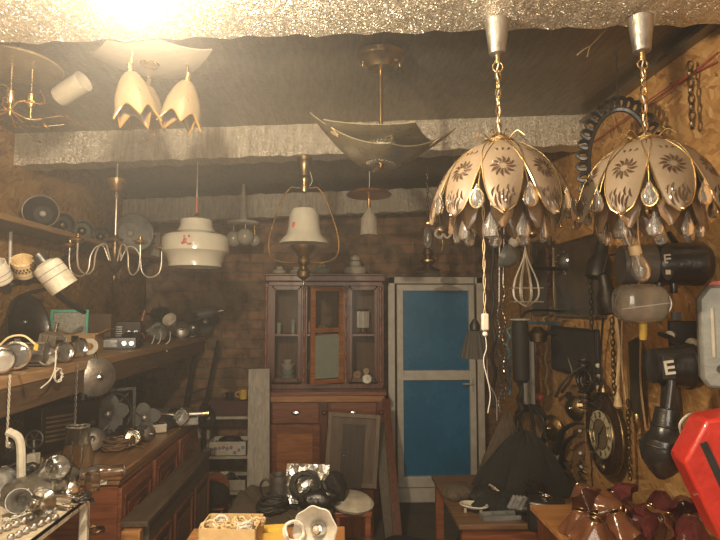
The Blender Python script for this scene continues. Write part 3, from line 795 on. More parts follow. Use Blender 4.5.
# ---- black carved oval frame on the right wall
def make_wreath():
    c = P(620, 163, 2.3)
    t = thing('carved_oval_frame', 'black carved openwork oval mirror frame hung behind the right petal chandelier', 'frame', tuple(c), (0, 0, -22))
    m = MB(); ra, rb = .15, .27; n = 34
    m.tube([(ra * .86 * math.cos(2 * PI * i / n), 0, rb * .9 * math.sin(2 * PI * i / n)) for i in range(n)], .012, 6, True)
    if 0: m.tube([(ra * 1.12 * math.cos(2 * PI * i / n), 0, rb * 1.08 * math.sin(2 * PI * i / n)) for i in range(n)], .008, 6, True)
    o = m.build('ring', M_BLACK, t)
    s = MB()
    for i in range(n):
        a = 2 * PI * i / n; s.torus(.021, .010, T(ra * math.cos(a), 0, rb * math.sin(a)) @ RY(-math.degrees(a)) @ RX(90), 10, 5, 1.25, .8)
    s.build('openwork', M_BLACK, o)
    MB().tube([(0, 0, rb * 1.08), (0.0, .0, ceil_z(c.x, c.y) - c.z)], .003).build('hanging_wire', M_IRON, t)
make_wreath()


# ================================================================== SHAPE LIBRARY FOR THE SMALL STOCK
def g_headlamp(label, loc, rot, s=1, name='lamp_housing', cat='lamp part', body=None, group=None):
    t = thing(name, label, cat, loc, rot, group, s)
    MB().lathe([(.012, -.075), (.028, -.07), (.034, -.05), (.05, -.02), (.05, .0)], 20).build('housing', body or M_STEEL, t)
    MB().lathe([(.050, -.004), (.056, 0), (.056, .012), (.048, .016), (.046, .006)], 24, cap=False).build('rim', M_CHROME, t)
    MB().lathe([(.001, .012), (.03, .010), (.047, .004)], 20, cap=False).build('lens', M_GLASS, t)
    MB().box((0, .052, -.03), (.02, .03, .03)).build('bracket', M_IRON, t)
    return t
def g_motor(label, loc, rot, s=1, m=None, group=None):
    t = thing('electric_motor', label, 'motor', loc, rot, group, s)
    b = MB().lathe([(.02, -.06), (.045, -.055), (.048, .05), (.03, .06)], 20)
    for k in range(10):
        a = 2 * PI * k / 10; b.box((.05 * math.cos(a), .05 * math.sin(a), 0), (.012, .006, .09), RZ(0))
    b.build('casing', m or M_STEEL, t); MB().cyl((0, 0, .05), (0, 0, .1), .007).build('shaft', M_CHROME, t)
    MB().box((.0, -.055, 0), (.03, .02, .05)).build('terminal_box', M_BLACK, t)
    return t
def g_radio(label, loc, rot, s=1, d=(.16, .08, .1), m=None, name='radio', cat='radio'):
    t = thing(name, label, cat, loc, rot, None, s)
    x, y, z = d; b = MB().box((0, 0, z / 2), d)
    b.build('case', m or M_BLACK, t, bevel=.004)
    g = MB()
    for k in range(6): g.box((-x * .2, -y / 2 - .002, z * (.25 + .1 * k)), (x * .45, .004, z * .04))
    g.build('grille', M_STEEL, t)
    for k in (0, 1): MB().cyl((x * (.2 + .18 * k), -y / 2, z * .5), (x * (.2 + .18 * k), -y / 2 - .012, z * .5), .011).build('knob', M_CHROME, t)
    return t
def g_box(label, loc, rot, d, m=None, name='cardboard_box', flaps=True, fill=None, s=1, group=None):
    t = thing(name, label, 'box', loc, rot, group, s); x, y, z = d; w = .004; m = m or M_CARD
    b = MB().box((0, 0, w / 2), (x, y, w))
    for sx in (-1, 1): b.box((sx * (x / 2 - w / 2), 0, z / 2), (w, y, z))
    for sy in (-1, 1): b.box((0, sy * (y / 2 - w / 2), z / 2), (x, w, z))
    b.build('carton', m, t)
    if flaps:
        for sx in (-1, 1): MB().box((sx * x * .18, 0, 0), (x * .38, y * .98, .003), RY(-sx * 25)).build('flap', m, t, loc=(sx * x / 2, 0, z - .002))
    if fill: MB().box((0, 0, z * .35), (x * .9, y * .9, z * .7)).build('filling', fill, t)
    return t
def g_shade(label, loc, rot, s=1, prof=None, m=None, name='stepped_lampshade', cat='lamp shade', group=None, rim=None):
    prof = prof or [(.02, .0), (.03, .01), (.035, .05), (.06, .09), (.075, .12), (.072, .12), (.056, .09), (.031, .05), (.026, .01)]
    t = thing(name, label, cat, loc, rot, group, s)
    MB().lathe(prof, 28, cap=False).build('glass', m or M_OPAL, t)
    r, z = prof[0]; MB().torus(r + .002, .003, T(0, 0, z), 20).build('collar', rim or M_BRASS, t)
    return t
def g_jar(label, loc, rot=(0, 0, 0), s=1, m=None, lid=None, h=.11, r=.035, cat='jar'):
    t = thing('glass_jar', label, cat, loc, rot, None, s)
    MB().lathe([(r * .8, 0), (r, .006), (r, h * .8), (r * .75, h * .9), (r * .75, h), (r * .68, h), (r * .9, h * .78), (r * .9, .008)], 20, cap=False).build('glass', m or M_GLASS, t)
    MB().lathe([(r * .8, h * .96), (r * .8, h * 1.06), (.002, h * 1.08)], 20).build('lid', lid or M_STEEL, t)
    return t
def g_tumbler(label, loc, rot=(0, 0, 0), s=1, h=.1, r=.032, m=None, group=None):
    pr = [(.002, .004), (r * .75, .004), (r * .97, h), (r, h), (r * .8, 0), (.002, 0)]
    return tag(MB().lathe(pr, 24, cap=False).build('glass_tumbler', m or M_GLASS, loc=loc, rot=rot), label, 'glass', group)
def g_coil(label, loc, rot=(0, 0, 0), r=.08, n=5, m=None, w=.004, name='cable_coil', seed=1, cat='cable', flat=.3, tail=True):
    rr = random.Random(seed); pts = []
    for i in range(n * 20):
        a = 2 * PI * i / 20; q = r * (1 + .12 * math.sin(i * .37 + seed) + .05 * rr.uniform(-1, 1))
        pts.append((q * math.cos(a), q * math.sin(a) * .9, w + (i / (n * 20)) * r * flat + .01 * rr.uniform(0, 1)))
    if tail: pts += [(r * 1.3, r * .3, w), (r * 1.7, -r * .4, w)]
    return tag(MB().tube(spline(pts, 2), w, 6).build(name, m or M_RUBBER, loc=loc, rot=rot), label, cat)
def g_plug(mb, p, d, m=None): pass
def g_fan(label, loc, rot, s=1, framed=False, blades=5, m=None, name='fan', cat='fan'):
    t = thing(name, label, cat, loc, rot, None, s)
    hub = MB().lathe([(.002, .03), (.012, .028), (.024, .02), (.026, -.01), (.03, -.04), (.002, -.045)], 20).build('hub', M_STEEL, t)
    bm = MB().grid(lambda u, v: Vector((.02 + .085 * v, (.017 + .030 * math.sin(PI * min(1, v * .9 + .1))) * (2 * u - 1), .018 * (2 * u - 1) * (1 - .4 * v))), 6, 6, th=.003)
    f = None
    for k in range(blades):
        if f is None: f = bm.build('blade', m or M_FANB, t); o = f
        else: o = f.copy(); COL.objects.link(o); o.parent = t
        o.rotation_euler = (0, 0, 2 * PI * k / blades + .2)
    if framed:
        fr = MB(); S = .13
        for sx in (-1, 1): fr.box((sx * S, 0, -.01), (.016, 2 * S + .016, .06)).box((0, sx * S, -.01), (2 * S, .016, .06))
        for a in (45, 135): fr.box((0, 0, -.045), (.3, .01, .008), RZ(a))
        fr.torus(.118, .006, T(0, 0, .01), 32); fr.build('frame', M_BLACK, t)
    return t
def g_drill(label, loc, rot, s=1, m=None):
    t = thing('hand_drill', label, 'tool', loc, rot, None, s)
    MB().lathe([(.02, -.07), (.032, -.06), (.032, .03), (.024, .06), (.014, .075)], 18).build('body', m or M_GREY, t)
    MB().lathe([(.012, .075), (.016, .085), (.014, .115), (.004, .125)], 14).build('chuck', M_STEEL, t)
    MB().bar((0, 0, -.04), (0, -.11, -.06), .03, .026).build('grip', M_BLACK, t, bevel=.006)
    return t
def g_pan(label, loc, rot, r=.1, m=None, name='round_lid', cat='lid', knob=True):
    t = thing(name, label, cat, loc, rot)
    MB().lathe([(.002, .022), (r * .5, .018), (r * .85, .006), (r, 0), (r, -.006), (r * .85, 0), (.002, .012)], 36).build('disc', m or M_STEEL, t)
    if knob: MB().lathe([(.006, .02), (.008, .035), (.014, .04), (.002, .048)], 14).build('knob', M_CHROME, t)
    return t

# ================================================================== LEFT WALL
SZ, SX = 1.43, -1.20
def shelf_pt(px, off, z=SZ):
    """a point on the long left shelf, off metres behind its front edge, under photo column px"""
    q = PX(px, 345, SX - off)
    if q.y > 4.8: q = P(px, 345, 4.8)
    return Vector((q.x, q.y, z))
def make_left_shelves():
    t = thing('wall_shelf', 'long plank shelf on the left wall loaded with lamp parts and radios', 'shelf', (XL, 2.9, SZ - .04))
    MB().box((.325, 0, .02), (.65, 4.0, .04)).build('board', M_WTOPY, t, bevel=.003)
    MB().box((.635, 0, -.05), (.02, 3.96, .10)).build('apron', wood_mat('dark_apron', (.06, .035, .02), (.12, .075, .04), .6, 'y'), t)
    for y in (-1.5, -.2, 1.0, 1.75): MB().bar((.02, y, -.38), (.58, y, -.02), .03, .03).box((.015, y, -.2), (.03, .03, .4)).box((.31, y, -.015), (.6, .03, .03)).build('bracket', M_IRON, t)
    t = thing('upper_shelf', 'higher narrow shelf with a pale front batten, holding dark industrial lamps', 'shelf', (XL, 3.25, 2.10))
    MB().box((.125, 0, .01), (.25, 3.3, .02)).build('board', M_WGREY, t)
    MB().box((.257, 0, .012), (.015, 3.3, .028)).build('batten', M_WTOPY, t)
    for y in (-1.1, .2, 1.4): MB().bar((0.01, y, -.2), (.23, y, 0), .02, .02).build('bracket', M_IRON, t)
make_left_shelves()
# white bent conduit under the upper shelf
a = [WL(10, 292, .03), WL(11, 232, .03), WL(16, 227, .03), WL(70, 232, .03)]
wire('bent_pipe', 'white bent pipe fixed to the chipboard under the upper shelf', 'pipe', a, .009, M_WHITE, 6, 8)

# lamps on the upper shelf
UZ = 2.122
def up_pt(px, off, z=UZ): q = PX(px, 240, -1.60 - off); return Vector((q.x, q.y, z))
def g_industrial(label, loc, rot, r, m, s=1):
    t = thing('industrial_lamp', label, 'lamp', loc, rot, None, s)
    MB().lathe([(r * .25, -.16), (r * .32, -.15), (r * .34, -.05), (r * .6, -.02), (r * .95, .07), (r, .09), (r * .97, .09), (r * .55, -.01), (.01, -.02)], 36).build('reflector', m, t)
    MB().lathe([(r * .2, -.24), (r * .36, -.22), (r * .36, -.16), (r * .2, -.15)], 20).build('cap', M_IRON, t)
    MB().ball((0, 0, .01), r * .2, 14).build('lamp_holder', M_WHITED, t)
    MB().torus(r, .004, T(0, 0, .09), 36).build('rim', M_STEEL, t)
    return t
g_industrial('big grey enamel bell reflector facing right on the upper left shelf', tuple(up_pt(129, .07, UZ + .15)), look((.72, -.68, -.05)), .15, M_BELL)
g_industrial('small dark reflector lamp at the near end of the upper left shelf', tuple(up_pt(42, .1, UZ + .095)), look((.35, -.93, 0)), .095, M_BLACKM, .95)
for i, (px, off, L) in enumerate(((62, .12, 'dark ribbed lamp cylinder lying second along the upper left shelf'), (82, .12, 'greenish dark lamp drum in the middle of the upper left shelf'), (101, .12, 'dark lamp drum touching the big bell reflector from the left'))):
    p = up_pt(px, off, UZ + .073)
    t = thing('lamp_drum', L, 'lamp', tuple(p), look((.55, -.8, 0)))
    MB().lathe([(.03, -.12), (.06, -.11), (.066, .02), (.066, .05), (.06, .05), (.055, -.02)], 22).build('drum', (M_BLACKM, mat('dark_green_enamel', (.05, .06, .045), .5), M_IRON)[i], t)
    m = MB()
    for k in range(4): m.torus(.067, .003, T(0, 0, -.08 + .03 * k), 24)
    m.build('ribs', M_IRON, t); MB().ball((0, 0, -.02), .03, 12).build('lamp_holder', M_BRASSD, t)
p = up_pt(153, .1)
t = thing('meter_box', 'pale grey metal box behind the big bell reflector, end of the upper shelf', 'box', tuple(p), (0, 0, 12))
MB().box((0, 0, .12), (.13, .12, .24)).build('case', M_WHITED, t, bevel=.006); MB().cyl((.02, -.06, .2), (.02, -.075, .2), .012).build('knob', M_BLACK, t); MB().cyl((.02, -.06, .14), (.02, -.07, .14), .008).build('button', M_BLACK, t); MB().cyl((.0, .0, .24), (.0, .0, .33), .006).build('rod', M_WHITED, t)

# track spotlights
def g_spot(label, a, b, r, m, perf=False, cap=None):
    a, b = Vector(a), Vector(b); L = (b - a).length
    t = thing('spotlight', label, 'lamp', tuple(a), look(b - a))
    MB().lathe([(r * .5, -.012), (r * .92, 0), (r, .01), (r, L), (r * .95, L), (r * .93, .02), (.004, .015)], 32).build('shade', m, t)
    g = MB()
    for k in (.25, .5): g.torus(r, .0016, T(0, 0, L * k), 32)
    g.build('groove', M_GREY, t)
    if perf:
        q = MB()
        for j in range(2):
            for k in range(22):
                an = 2 * PI * (k + .5 * j) / 22; q.box((r * math.cos(an), r * math.sin(an), L * (.55 + .17 * j)), (.006, .004, .008))
        q.build('vent_slots', M_BRASSD, t)
    MB().cyl((0, 0, -.05), (0, 0, 0), r * .42, r * .5).build('socket', M_BLACK, t)
    MB().ball((0, 0, L * .45), r * .42, 12).build('bulb', M_OPAL, t)
    return t
g_spot('off-white cylinder spotlight tilted down to the right, above the teal picture frame', P(46, 265, 2.12), P(65, 288, 2.15), .054, M_WHITED)
g_spot('cream perforated cup spotlight left of the off-white cylinder spotlight', P(25, 274, 2.2), P(22, 260, 2.15), .040, M_CREAM, True)
g_spot('small white spotlight cut off by the left picture edge', P(2, 281, 2.1), P(-7, 264, 2.05), .042, M_WHITE)
wire('spotlight_rail', 'dark curved rail on which the white and cream spotlights are mounted', 'rail', [P(-10, 292, 2.15), P(20, 282, 2.24), P(46, 282, 2.35), P(64, 300, 2.6), P(84, 312, 3.05)], .014, M_BLACKM, 6, 8)

# black oval dish
q = shelf_pt(27, .42, SZ + .15)
t = thing('oval_dish', 'black oval metal dish standing upright against the chipboard, left end of shelf', 'dish', tuple(q), RZ(72) @ RX(78))
MB().lathe([(.002, -.02), (.05, -.018), (.085, -.01), (.105, .012), (.112, .012), (.108, .006), (.09, -.018), (.05, -.026), (.002, -.028)], 40, Matrix.Diagonal((1.15, 1.5, 1, 1))).build('dish', M_BLACK, t)
MB().torus(.112, .006, T(0, 0, .012) @ Matrix.Diagonal((1.15, 1.5, 1, 1)), 40).build('rim', M_IRON, t)
MB().ball((0, .03, -.012), .012, 10).build('boss', M_STEEL, t)
wire('curved_cable', 'thick black cable arching over the oval dish', 'cable', [shelf_pt(10, .47, SZ + .02), shelf_pt(8, .5, SZ + .18), shelf_pt(20, .5, SZ + .31), shelf_pt(44, .5, SZ + .36)], .012, M_RUBBER)

# stock on the shelf
g_headlamp('round chrome lamp housing first at the left edge of the long shelf', shelf_pt(2, .06, SZ + .056), look((.6, -.8, .1)), .85)
g_headlamp('chrome lamp housing with dark glass, second from left on the long shelf', shelf_pt(16, .09, SZ + .062), look((.35, -.93, .1)), 1.0, body=M_IRON)
g_motor('dull grey motor lying on the shelf before the black oval dish', shelf_pt(36, .1, SZ + .056), look((1, .1, 0)), .95)
g_headlamp('small steel lamp housing under the yellow wire tag', shelf_pt(48, .05, SZ + .045), look((.7, -.7, .15)), .75)
g_motor('ribbed cream-grey housing standing left of the cardboard box', shelf_pt(52, .2, SZ + .065), look((.2, 0, 1)), 1.15, M_WHITED)
g_headlamp('dark round lens lamp in front of the cardboard box', shelf_pt(64, .06, SZ + .05), look((.9, -.45, .1)), .85, body=M_BLACK)
g_headlamp('black camera-like barrel lamp right of the dark round lens', shelf_pt(79, .1, SZ + .052), look((.95, -.3, 0)), .9, body=M_BLACK, name='lens_barrel')
wire('yellow_lead', 'thin yellow lead looping over the chrome lamp housings on the shelf', 'wire', [P(0, 345, 1.9), P(10, 337, 1.9), P(24, 336, 1.92), P(36, 345, 1.93)], .0035, M_CREAM)
tag(MB().box((0, 0, 0), (.016, .003, .022)).build('wire_tag', M_YELLOW, loc=P(36, 347, 1.925), rot=(0, 10, -20)), 'small yellow tag at the end of the yellow lead', 'tag')
p = shelf_pt(82, .30)
bx = g_box('brown cardboard box on the shelf holding a white roll', tuple(p), (0, 0, 8), (.19, .16, .1), M_CARD, fill=M_CARDL)
tt = thing('tape_roll', 'white paper roll leaning at the brown cardboard box', 'roll', tuple(shelf_pt(89, .14, SZ + .045)), look((.6, -.8, 0)))
MB().lathe([(.02, -.012), (.043, -.012), (.043, .012), (.02, .012), (.02, -.012)], 28, cap=False).build('paper', M_WHITE, tt); MB().lathe([(.016, -.013), (.02, -.013), (.02, .013), (.016, .013), (.016, -.013)], 24, cap=False).build('core', M_CARD, tt)
p = shelf_pt(68, .43)
t = thing('picture_frame', 'teal framed grey picture propped over the shelf left of a brown box', 'picture', (p.x, p.y, SZ), RZ(14) @ RX(-6))
k = p.y / 540; w, h = 34 * k, 27 * k; z0 = .075
fr = MB()
for s in (-1, 1): fr.box((s * (w / 2 - .008), 0, z0 + h / 2), (.016, .02, h)).box((0, 0, z0 + (h - .008 if s > 0 else .008)), (w - .03, .02, .016))
fr.box((0, .015, z0 / 2), (w * .8, .03, z0)); fr.build('frame', M_TEAL, t, bevel=.002); MB().box((0, .003, z0 + h / 2), (w - .03, .006, h - .03)).build('picture', mat('grey_print', (.33, .33, .29), .5, var=.5, scale=60), t)
p = shelf_pt(101, .42); g_box('dark brown box standing upright right of the teal picture frame', tuple(p), (0, 0, 10), (.15, .12, .21), mat('dark_brown_card', (.13, .085, .05), .8), flaps=False, fill=M_CARD)
g_radio('black car radio lying flat third on the long shelf', tuple(shelf_pt(117, .18)), (0, 0, 18), 1.2, (.19, .14, .06))
g_radio('second black radio stacked behind the flat car radio', tuple(shelf_pt(122, .36)), (0, 0, 14), 1.3, (.2, .1, .12), M_IRON)
g_motor('small dark motor between radio and grey lamp cluster', shelf_pt(132, .1, SZ + .05), look((.8, -.5, 0)), 1.0, M_IRON)
p = shelf_pt(137, .3); t = thing('hand_brush', 'dark brown upright handle tool behind the small dark motor', 'tool', tuple(p), (0, 12, 0)); MB().lathe([(.03, 0), (.035, .05), (.02, .08), (.022, .16), (.01, .24)], 14).build('handle', M_WRED, t); MB().box((0, 0, .01), (.1, .05, .03)).build('head', M_BLACKM, t)
# grey lamp cluster with dangling cords
p = shelf_pt(157, .12, SZ)
t = thing('grey_spot_cluster', 'cluster of angular grey lamp heads with dangling white cords', 'lamp', tuple(p), (0, 0, -10))
MB().box((-.05, 0, .08), (.12, .1, .1), RY(35), taper=.5).build('lamp_head', M_GREYG, t, bevel=.006)
MB().lathe([(.03, 0), (.055, .07), (.05, .07), (.026, .005)], 20, T(.06, -.02, .1) @ RX(110)).build('lamp_head', M_GREYG, t)
MB().lathe([(.03, 0), (.05, .06), (.045, .06), (.026, .005)], 20, T(.1, .03, .14) @ RX(60)).build('lamp_head', M_WHITED, t)
MB().ball((-.11, -.04, .04), .035, 14).build('ball_knob', mat('pink_ball', (.45, .22, .15), .5), t)
for i, (dx, dz) in enumerate(((0, -.16), (.05, -.1), (.12, -.05))):
    MB().tube(spline([(dx, -.04, .08), (dx + .03, -.11, .02), (dx - .01, -.14, dz * .5), (dx + .03, -.13, dz)], 6), .0035).build('cord', M_WIREW, t)
p = shelf_pt(160, .36, SZ)
t = thing('steel_pot', 'dull dark pot hung above the grey lamp cluster', 'pot', (p.x, p.y, SZ + .20), look((.7, -.7, 0))); MB().cyl((0, 0, -.09), (0, 0, -.09 - (p.x - XL) * 1.35), .008).build('wall_rod', M_IRON, t); MB().lathe([(.002, -.09), (.055, -.085), (.06, .05), (.056, .05), (.05, -.08)], 26).build('pot', M_IRON, t); MB().bar((0, .06, 0), (0, .09, -.05), .012, .012).build('handle', M_STEEL, t)
g_pan('round steel cover catching the light near the shelf end', shelf_pt(181, .12, SZ + .07), look((.3, -.9, .3)), .07)
g_drill('grey hand drill lying on top of the clutter at the shelf end', shelf_pt(203, .0, SZ + .20), RZ(12) @ RY(80), 1.5, M_GREYG)
g_fan('dark round fan standing on the far end of the shelf', shelf_pt(205, .04, SZ + .13), look((.3, -.95, .1)), 1.1, blades=4, m=M_IRON)
g_motor('dark motor under the hand drill', shelf_pt(192, .1, SZ + .07), look((.3, -.9, .1)), 1.3, M_IRON)
g_box('low dark carton under the steel cover', tuple(shelf_pt(178, .28)), (0, 0, 5), (.2, .16, .07), mat('dark_brown_card', (.13, .085, .05), .8), flaps=False, fill=M_IRON)
t = thing('power_strut', 'dark crossed stand legs leaning on the wall below the shelf end', 'stand', tuple(P(190, 408, 4.62)))
MB().bar((-.06, .02, -.08), (.02, .1, .55), .03, .02).build('leg', M_BLACKM, t); MB().bar((.1, .02, -.08), (.2, .1, .55), .022, .02).build('leg', M_BLACKM, t); MB().bar((-.04, .03, .1), (.13, .03, .16), .015, .015).build('cross_bar', M_IRON, t)

# things hanging from the shelf edge
def hang_chain(name, label, px, y0, y1, X, m, link=.028, r=.003, hook=True):
    a = PX(px, y0, X); b = PX(px, y1, X); b = Vector((a.x, a.y, b.z)); mb = MB(); chain_mb(mb, (0, 0, 0), b - a, link, .5, r)
    return tag(mb.build(name, m, loc=a), label, 'chain')
hang_chain('chain', 'pale chain hanging from the long shelf close to the left edge', 10, 375, 445, SX + .012, M_WHITED, .013, .0018)
hang_chain('chain', 'steel chain hanging from the shelf left of the round lid', 77, 365, 428, SX + .012, M_STEEL, .018, .002)
p = PX(97, 377, SX + .03); g_pan('round steel lid hanging from the shelf front', p, RZ(10) @ look((.62, -.78, .05)) @ Matrix.Diagonal((.85, 1, 1, 1)), .092)
wire('lid_string', 'thin string holding the round steel lid', 'string', [p + Vector((0, 0, .085)), p + Vector((-.01, 0, .12)), Vector((SX + .012, p.y, SZ + .0))], .002, M_IRON)
wire('white_lead', 'white lead looped over the shelf edge and ending in a bare tip', 'wire', [PX(56, 350, SX + .014), PX(55, 368, SX + .02), PX(50, 380, SX + .03), PX(41, 388, SX + .03)], .003, M_WIREW)
g_coil('small white wire loop hanging below the lamp housings', PX(55, 375, SX + .012), (90, 0, 90), .03, 2, M_WIREW, .0025, tail=False)
t = thing('hand_saw', 'dark handled tool slung under the left shelf', 'tool', tuple(PX(48, 388, -1.42)), (0, 0, 60)); MB().bar((-.16, 0, -.12), (.05, 0, .05), .03, .02).build('handle', M_BLACKM, t); MB().bar((.0, 0, .0), (.12, 0, -.06), .07, .012).build('head', M_IRON, t); MB().bar((.02, 0, .03), (.02, 0, .14), .006, .006).build('hook', M_IRON, t)

# ---- sideboard
def panel(mb, c, w, h, axis='x', t=.012):
    """raised frame moulding with a fielded panel"""
    x, y, z = c
    for s in (-1, 1):
        if axis == 'x': mb.box((x, y + s * w / 2, z), (t, .018, h)).box((x, y, z + s * h / 2), (t, w, .018))
        else: mb.box((x + s * w / 2, y, z), (.018, t, h)).box((x, y, z + s * h / 2), (w, t, .018))
    if axis == 'x': mb.box((x - t * .2, y, z), (t * .6, w * .72, h * .66))
    else: mb.box((x, y + t * .2, z), (w * .72, t * .6, h * .66))
def make_sideboard():
    y0, y1 = 2.57, 3.95; X0, X1 = -1.72, -1.0; w = X1 - X0; L = y1 - y0; H = .93
    t = thing('sideboard', 'dark red-brown sideboard with carved panels against the left wall', 'cabinet', ((X0 + X1) / 2, (y0 + y1) / 2, 0))
    MB().box((0, 0, (H - .04) / 2 + .02), (w - .04, L - .04, H - .08)).build('body', M_WRED, t)
    MB().box((0, 0, H - .02), (w, L, .035)).box((0, 0, H - .05), (w - .015, L - .015, .025)).build('top', M_WTOPY if 0 else wood_mat('sideboard_top', (.16, .075, .03), (.30, .16, .07), .4, 'y', coat=.3), t, bevel=.006)
    for k in range(3):
        d = MB().box((0, 0, 0), (.018, L / 3 - .05, .34)); dd = d.build('drawer', M_WRED, t, loc=(w / 2 - .012, -L / 3 + k * L / 3, .68), bevel=.003)
        q = MB(); panel(q, (.012, 0, 0), L / 3 - .12, .24); q.torus(.05, .007, T(.02, 0, 0) @ RY(90), 24, 6, 1, 1.6); q.build('carved_moulding', M_WDARK, dd)
        d = MB().box((0, 0, 0), (.018, L / 3 - .05, .38)).build('door', M_WRED, t, loc=(w / 2 - .012, -L / 3 + k * L / 3, .27), bevel=.003)
        q = MB(); panel(q, (.012, 0, 0), L / 3 - .12, .3); q.build('carved_moulding', M_WDARK, d)
    q = MB(); panel(q, (0, -L / 2 + .016, .27), w - .14, .36, 'y'); q.box((0, -L / 2 + .015, .51), (w - .03, .02, .03)); q.build('end_moulding', M_WRED, t)
    MB().box((0, 0, .02), (w, L, .05)).build('plinth', M_WDARK, t)
make_sideboard()
def make_low_chest():
    y0, y1 = 2.46, 3.62; X0, X1 = -.955, -.835; H = .75; L = y1 - y0
    t = thing('low_chest', 'narrow dark wooden chest with a pale yellow end post beside the sideboard', 'cabinet', ((X0 + X1) / 2, (y0 + y1) / 2, 0))
    MB().box((0, .02, H / 2), (.10, L - .06, H - .02)).build('body', wood_mat('brown_plank', (.045, .03, .02), (.10, .068, .045), .6, 'y'), t)
    MB().box((0, 0, H - .012), (.12, L, .024)).build('top', wood_mat('brown_plank', (.045, .03, .02), (.10, .068, .045), .6, 'y'), t, bevel=.003)
    MB().box((-.005, -L / 2 + .0, (H - .03) / 2), (.08, .05, H - .03)).build('end_post', M_WTOP, t, bevel=.004)
    for k in range(3):
        q = MB(); panel(q, (.055, -L / 3 + k * L / 3, .45), L / 3 - .08, .35); q.build('panel_moulding', M_WDARK, t)
make_low_chest()
SBZ = .932
def sb_pt(px, py=None, z=SBZ, X=None): 
    return PZ(px, py, z)
p = sb_pt(113, 441); g_fan('dark grey five-blade fan in a square black frame on the sideboard', p + Vector((-.03, 0, .15)), look((.45, -.9, .12)), 1.02, True)
p = sb_pt(141, 437); g_fan('smaller grey fan rotor leaning right of the framed fan', p + Vector((0, .05, .1)), look((.3, -.9, .3)), .85, blades=4, m=M_FANB, name='fan_rotor')
p = PX(62, 420, -1.52); g_radio('black boxy television-like case behind the steel chain', (p.x + .0, p.y, SBZ), (0, 0, 50), 1, (.3, .22, .24), name='black_case', cat='case')
t = thing('easel_wedge', 'dark triangular stand behind the framed fan', 'stand', (-1.45, 3.55, SBZ), (0, 0, 60)); MB().bar((-.12, 0, 0), (0, 0, .3), .025, .02).bar((.12, 0, 0), (0, 0, .3), .025, .02).bar((-.07, 0, .1), (.07, 0, .1), .02, .02).build('frame', M_BLACKM, t); MB().prism([(-.05, .1), (.05, .1), (0, .22)], .006, RX(90)).build('wedge', M_WHITED, t)
small = [(102, 447, 'coil', 'dark cable heap at the near edge of the sideboard top'), (118, 450, 'coil', 'copper-brown cable heap in front of the framed fan'),
         (132, 447, 'head', 'shiny chrome lamp bowl in the clutter before the fans'), (145, 441, 'motor', 'small steel motor between the chrome bowl and silver tube'),
         (152, 432, 'box', 'flat white carton lying on the sideboard'), (125, 441, 'motor', 'black motor hidden behind the copper-brown cable heap'),
         (163, 428, 'coil', 'dark wire tangle right of the white carton'), (176, 422, 'motor', 'dark cylinder motor near the far end of the sideboard'), (140, 431, 'head', 'dark lamp shell behind the fan rotor')]
for i, (px, py, kd, L) in enumerate(small):
    p = sb_pt(px, py)
    if kd == 'coil': g_coil(L, p, (0, 0, i * 30), .07, 5, (M_RUBBER, mat('copper_cable', (.16, .09, .05), .5))[i == 1], .005, seed=i + 3, flat=.8)
    if kd == 'head': g_headlamp(L, p + Vector((0, 0, .05)), look((.4, -.8, .4)), .8, body=(M_CHROME if i == 2 else M_IRON), name='lamp_bowl')
    if kd == 'motor': g_motor(L, p + Vector((0, 0, .045)), look((.8, -.5, 0)), .8, M_STEEL if i == 3 else M_IRON)
    if kd == 'box': g_box(L, p + Vector((0, 0, .0)), (0, 0, 30), (.15, .1, .05), M_WHITE, fill=M_WHITE, flaps=False)
g_coil('bent steel rod tangle at the wall side of the sideboard', sb_pt(98, 446), (0, 0, 50), .06, 4, M_STEEL, .004, seed=91, flat=1.2)
g_jar('small dusty jar standing between sideboard fans and the planks', sb_pt(151, 424), s=.9, m=M_GLASSG)
g_box('low open tin box of screws near the far sideboard corner', sb_pt(188, 424), (0, 0, 20), (.12, .09, .045), M_STEEL, name='tin_box', flaps=False, fill=M_IRON)
g_headlamp('chrome lamp rim leaning on the tin box', sb_pt(181, 427) + Vector((0, 0, .06)), look((.2, -.9, .3)), .9, body=M_IRON, name='lamp_bowl')
g_pan('small tin lid leaning against the black case', sb_pt(92, 452) + Vector((0, 0, .065)), look((.4, -.85, .35)), .06)
p = sb_pt(170, 424); t = thing('silver_tube', 'silver metal tube lying on the far end of the sideboard', 'tube', p + Vector((0, .0, .055)), look((1, .25, .0))); MB().cyl((0, 0, -.02), (0, 0, .20), .022).build('tube', M_STEEL, t); MB().cyl((0, 0, .20), (0, 0, .24), .026).build('collar', M_BRASS, t)
t = thing('stacked_planks', 'stack of thin dark boards lying across the far end of the sideboard', 'boards', (-1.25, 3.75, SBZ + .002), (0, 0, 8))
for k in range(3): MB().box((0, 0, .0), (.5 - .05 * k, .16, .016)).build('board', (M_BLACKM, M_WDARK, M_WGREY)[k], t, loc=(.02 * k, .01 * k, .009 + .0175 * k))

